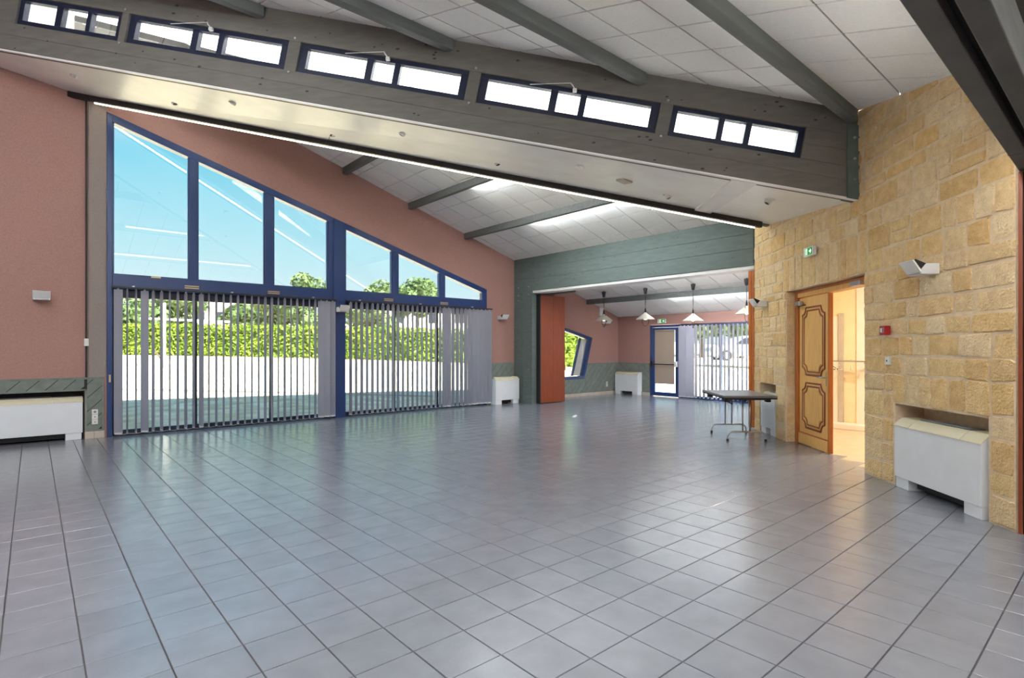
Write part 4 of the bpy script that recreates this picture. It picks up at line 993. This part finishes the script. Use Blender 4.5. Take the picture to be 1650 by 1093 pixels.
def tree(pos, crown_c, rx, rz, n, label, leafm='leafdark', size=.22, lobes=7):
    base = Vector((pos.x, pos.y, zlawn(pos.x, pos.y) if pos.y > 11.4 else zpark(pos.x, pos.y)))
    e = empty('garden_tree', base); tag(e, label, 'tree', 'trees beyond the hedge'); c = crown_c-base
    MB().tube([(0, 0, -.2), (.05, .02, c.z*.4), (c.x*.6, c.y*.6, c.z*.8), (c.x, c.y, c.z+rz*.3)], [.22, .17, .12, .05], n=8).build('trunk', 'bark', e, smooth=True)
    cs = [(Vector((c.x, c.y, c.z)), rx*.75, rz*.8)]
    for k in range(lobes):
        a = 2*math.pi*k/lobes+rg.uniform(-.3, .3); rr = rg.uniform(.45, .7)
        cs.append((c+Vector((rx*rr*math.cos(a), rx*rr*math.sin(a), rz*rg.uniform(-.5, .55))), rx*rg.uniform(.35, .5), rz*rg.uniform(.35, .5)))
    def fn():
        cc, a, b = rg.choice(cs); d = Vector((rg.gauss(0, 1), rg.gauss(0, 1), rg.gauss(0, 1))).normalized(); r = rg.uniform(.8, 1.05)
        return cc+Vector((d.x*a*r, d.y*a*r, d.z*b*r)), d
    m = MB(); leaves(m, fn, n, size); m.build('foliage', leafm, e, fix=False)
def tree_px(px, py, dep, wpx, hpx, n, label, **k):
    c = place(px, py, dep); tree(Vector((c.x, c.y, 0)), c, wpx*dep/F_PX, hpx*dep/F_PX, n, label, **k)
tree_px(505, 470, 52, 34, 30, 2600, 'round green tree showing above the transom left of the navy post')
tree_px(614, 474, 50, 26, 28, 2200, 'smaller green tree crown left of the big crown above the hedge')
tree_px(672, 478, 48, 42, 38, 4200, 'big round green tree crown above the right blind')
tree_px(250, 505, 40, 75, 42, 4200, 'pale green bushy tree behind the hedge at the far left')
tree_px(395, 512, 44, 36, 26, 2200, 'low green tree behind the hedge at the middle of the left blind')
tree_px(462, 506, 40, 56, 36, 3600, 'wide green tree behind the hedge beside the navy post')
tree_px(592, 512, 46, 44, 34, 2800, 'green tree behind the hedge at the left of the right blind')
tree_px(905, 545, 27, 55, 55, 4200, 'leafy green shrub outside the tilted window', leafm='leaf', size=.15)
tree_px(1130, 520, 42, 40, 38, 2600, 'tall green tree beyond the car park, left of the car roof', size=.2)
tree_px(1195, 515, 44, 40, 40, 2600, 'tall green tree beyond the car park, behind the car roof', size=.2)
# white goal frame
gp = place(265, 600, 24); ge = empty('goal_frame', (gp.x, gp.y, zlawn(gp.x, gp.y))); tag(ge, 'white tubular goal frame standing on the lawn', 'goal')
top_ = place(265, 516, 24).z-zlawn(gp.x, gp.y); l_ = place(226, 513, 24)-gp; r_ = place(373, 521, 24)-gp
MB().tube([(0, 0, 0), (0, 0, top_+.75)], .06, n=8).build('post', 'white', ge, smooth=True)
MB().tube([(l_.x, l_.y, top_+.08), (r_.x, r_.y, top_-.08)], .045, n=8).build('crossbar', 'white', ge, smooth=True)
MB().tube([(l_.x*.5, l_.y*.5, .9), (0, 0, .15)], .035, n=8).build('brace', 'bark', ge, smooth=True)
# white houses beyond
def house(px, py, dep, w, h, label, rf):
    c = place(px, py, dep); zg = zlawn(c.x, c.y)-.3
    e = empty('house', (c.x, c.y, zg), math.atan2(RT.y, RT.x)); tag(e, label, 'house', 'houses beyond the hedge')
    MB().box(-w/2, w/2, 0, 6, 0, h).build('wall', 'housewall', e)
    MB().loft([(-w/2-.3, -.4, h), (-w/2-.3, 3, h+rf), (-w/2-.3, 6.4, h)], [(w/2+.3, -.4, h), (w/2+.3, 3, h+rf), (w/2+.3, 6.4, h)]).build('roof', 'rooftile', e)
    for k in (-.3, .05, .32):
        f = MB().box(w*k-.5, w*k+.5, -.03, .05, h*.45, h*.8).build('window', 'navydark', e); MB().box(w*k-.42, w*k+.42, -.045, -.028, h*.48, h*.77).build('window_pane', 'carglass', f)
house(318, 512, 70, 9, 3.4, 'white house beyond the hedge at the left blind', 1.0)
house(690, 530, 62, 11, 3.6, 'long white house beyond the hedge at the right blind', .6)
# silver car
cp = place(1172, 580, 33); ce = empty('parked_car', (cp.x+RT.x*.9, cp.y+RT.y*.9, zpark(cp.x, cp.y)), math.atan2(RT.y, RT.x)); tag(ce, 'silver car parked outside the far room, nose to the left', 'car')
prof = [(-2.05, .28), (-2.1, .55), (-1.95, .78), (-1.0, .95), (-.25, 1.42), (.3, 1.5), (1.1, 1.46), (1.75, 1.05), (2.05, .98), (2.1, .45), (2.0, .28)]
MB().loft([(x, -.82, z) for x, z in prof], [(x, .82, z) for x, z in prof]).build('body', 'carpaint', ce, bevel=.08, smooth=True)
for pts in ([(-.78, .98), (-.2, 1.36), (.25, 1.42), (.25, .98)], [(.33, .98), (.33, 1.42), (1.05, 1.39), (1.5, 1.02)]):
    MB().loft([(x, -.835, z) for x, z in pts], [(x, -.80, z) for x, z in pts]).build('side_window', 'carglass', ce)
for x in (-1.28, 1.28):
    for y in (-.78, .78):
        R_ = Matrix.Translation((x, y, .32)) @ Matrix.Rotation(math.pi/2, 4, 'X')
        w_ = MB().lathe([(.2, -.1), (.32, -.1), (.33, 0), (.32, .1), (.2, .1)], n=20, M=R_).build('wheel', 'rubber', ce, smooth=False)
        MB().lathe([(.05, .11), (.2, .105), (.2, -.09)], n=16, M=R_).build('hub', 'steel', w_)
MB().box(-2.06, -1.85, -.84, -.55, .60, .74).build('headlight', 'white', ce, bevel=.02)
k0 = place(1100, 588, 25); kb = MB().box(-14, 14, -.1, .1, -.2, .16).build('kerb', 'path'); kb.location = (k0.x+3, k0.y-3, zpark(k0.x, k0.y)); kb.rotation_euler = (0, 0, math.atan2(RT.y, RT.x)); tag(kb, 'pale kerb in front of the silver car', 'kerb', kind='structure')
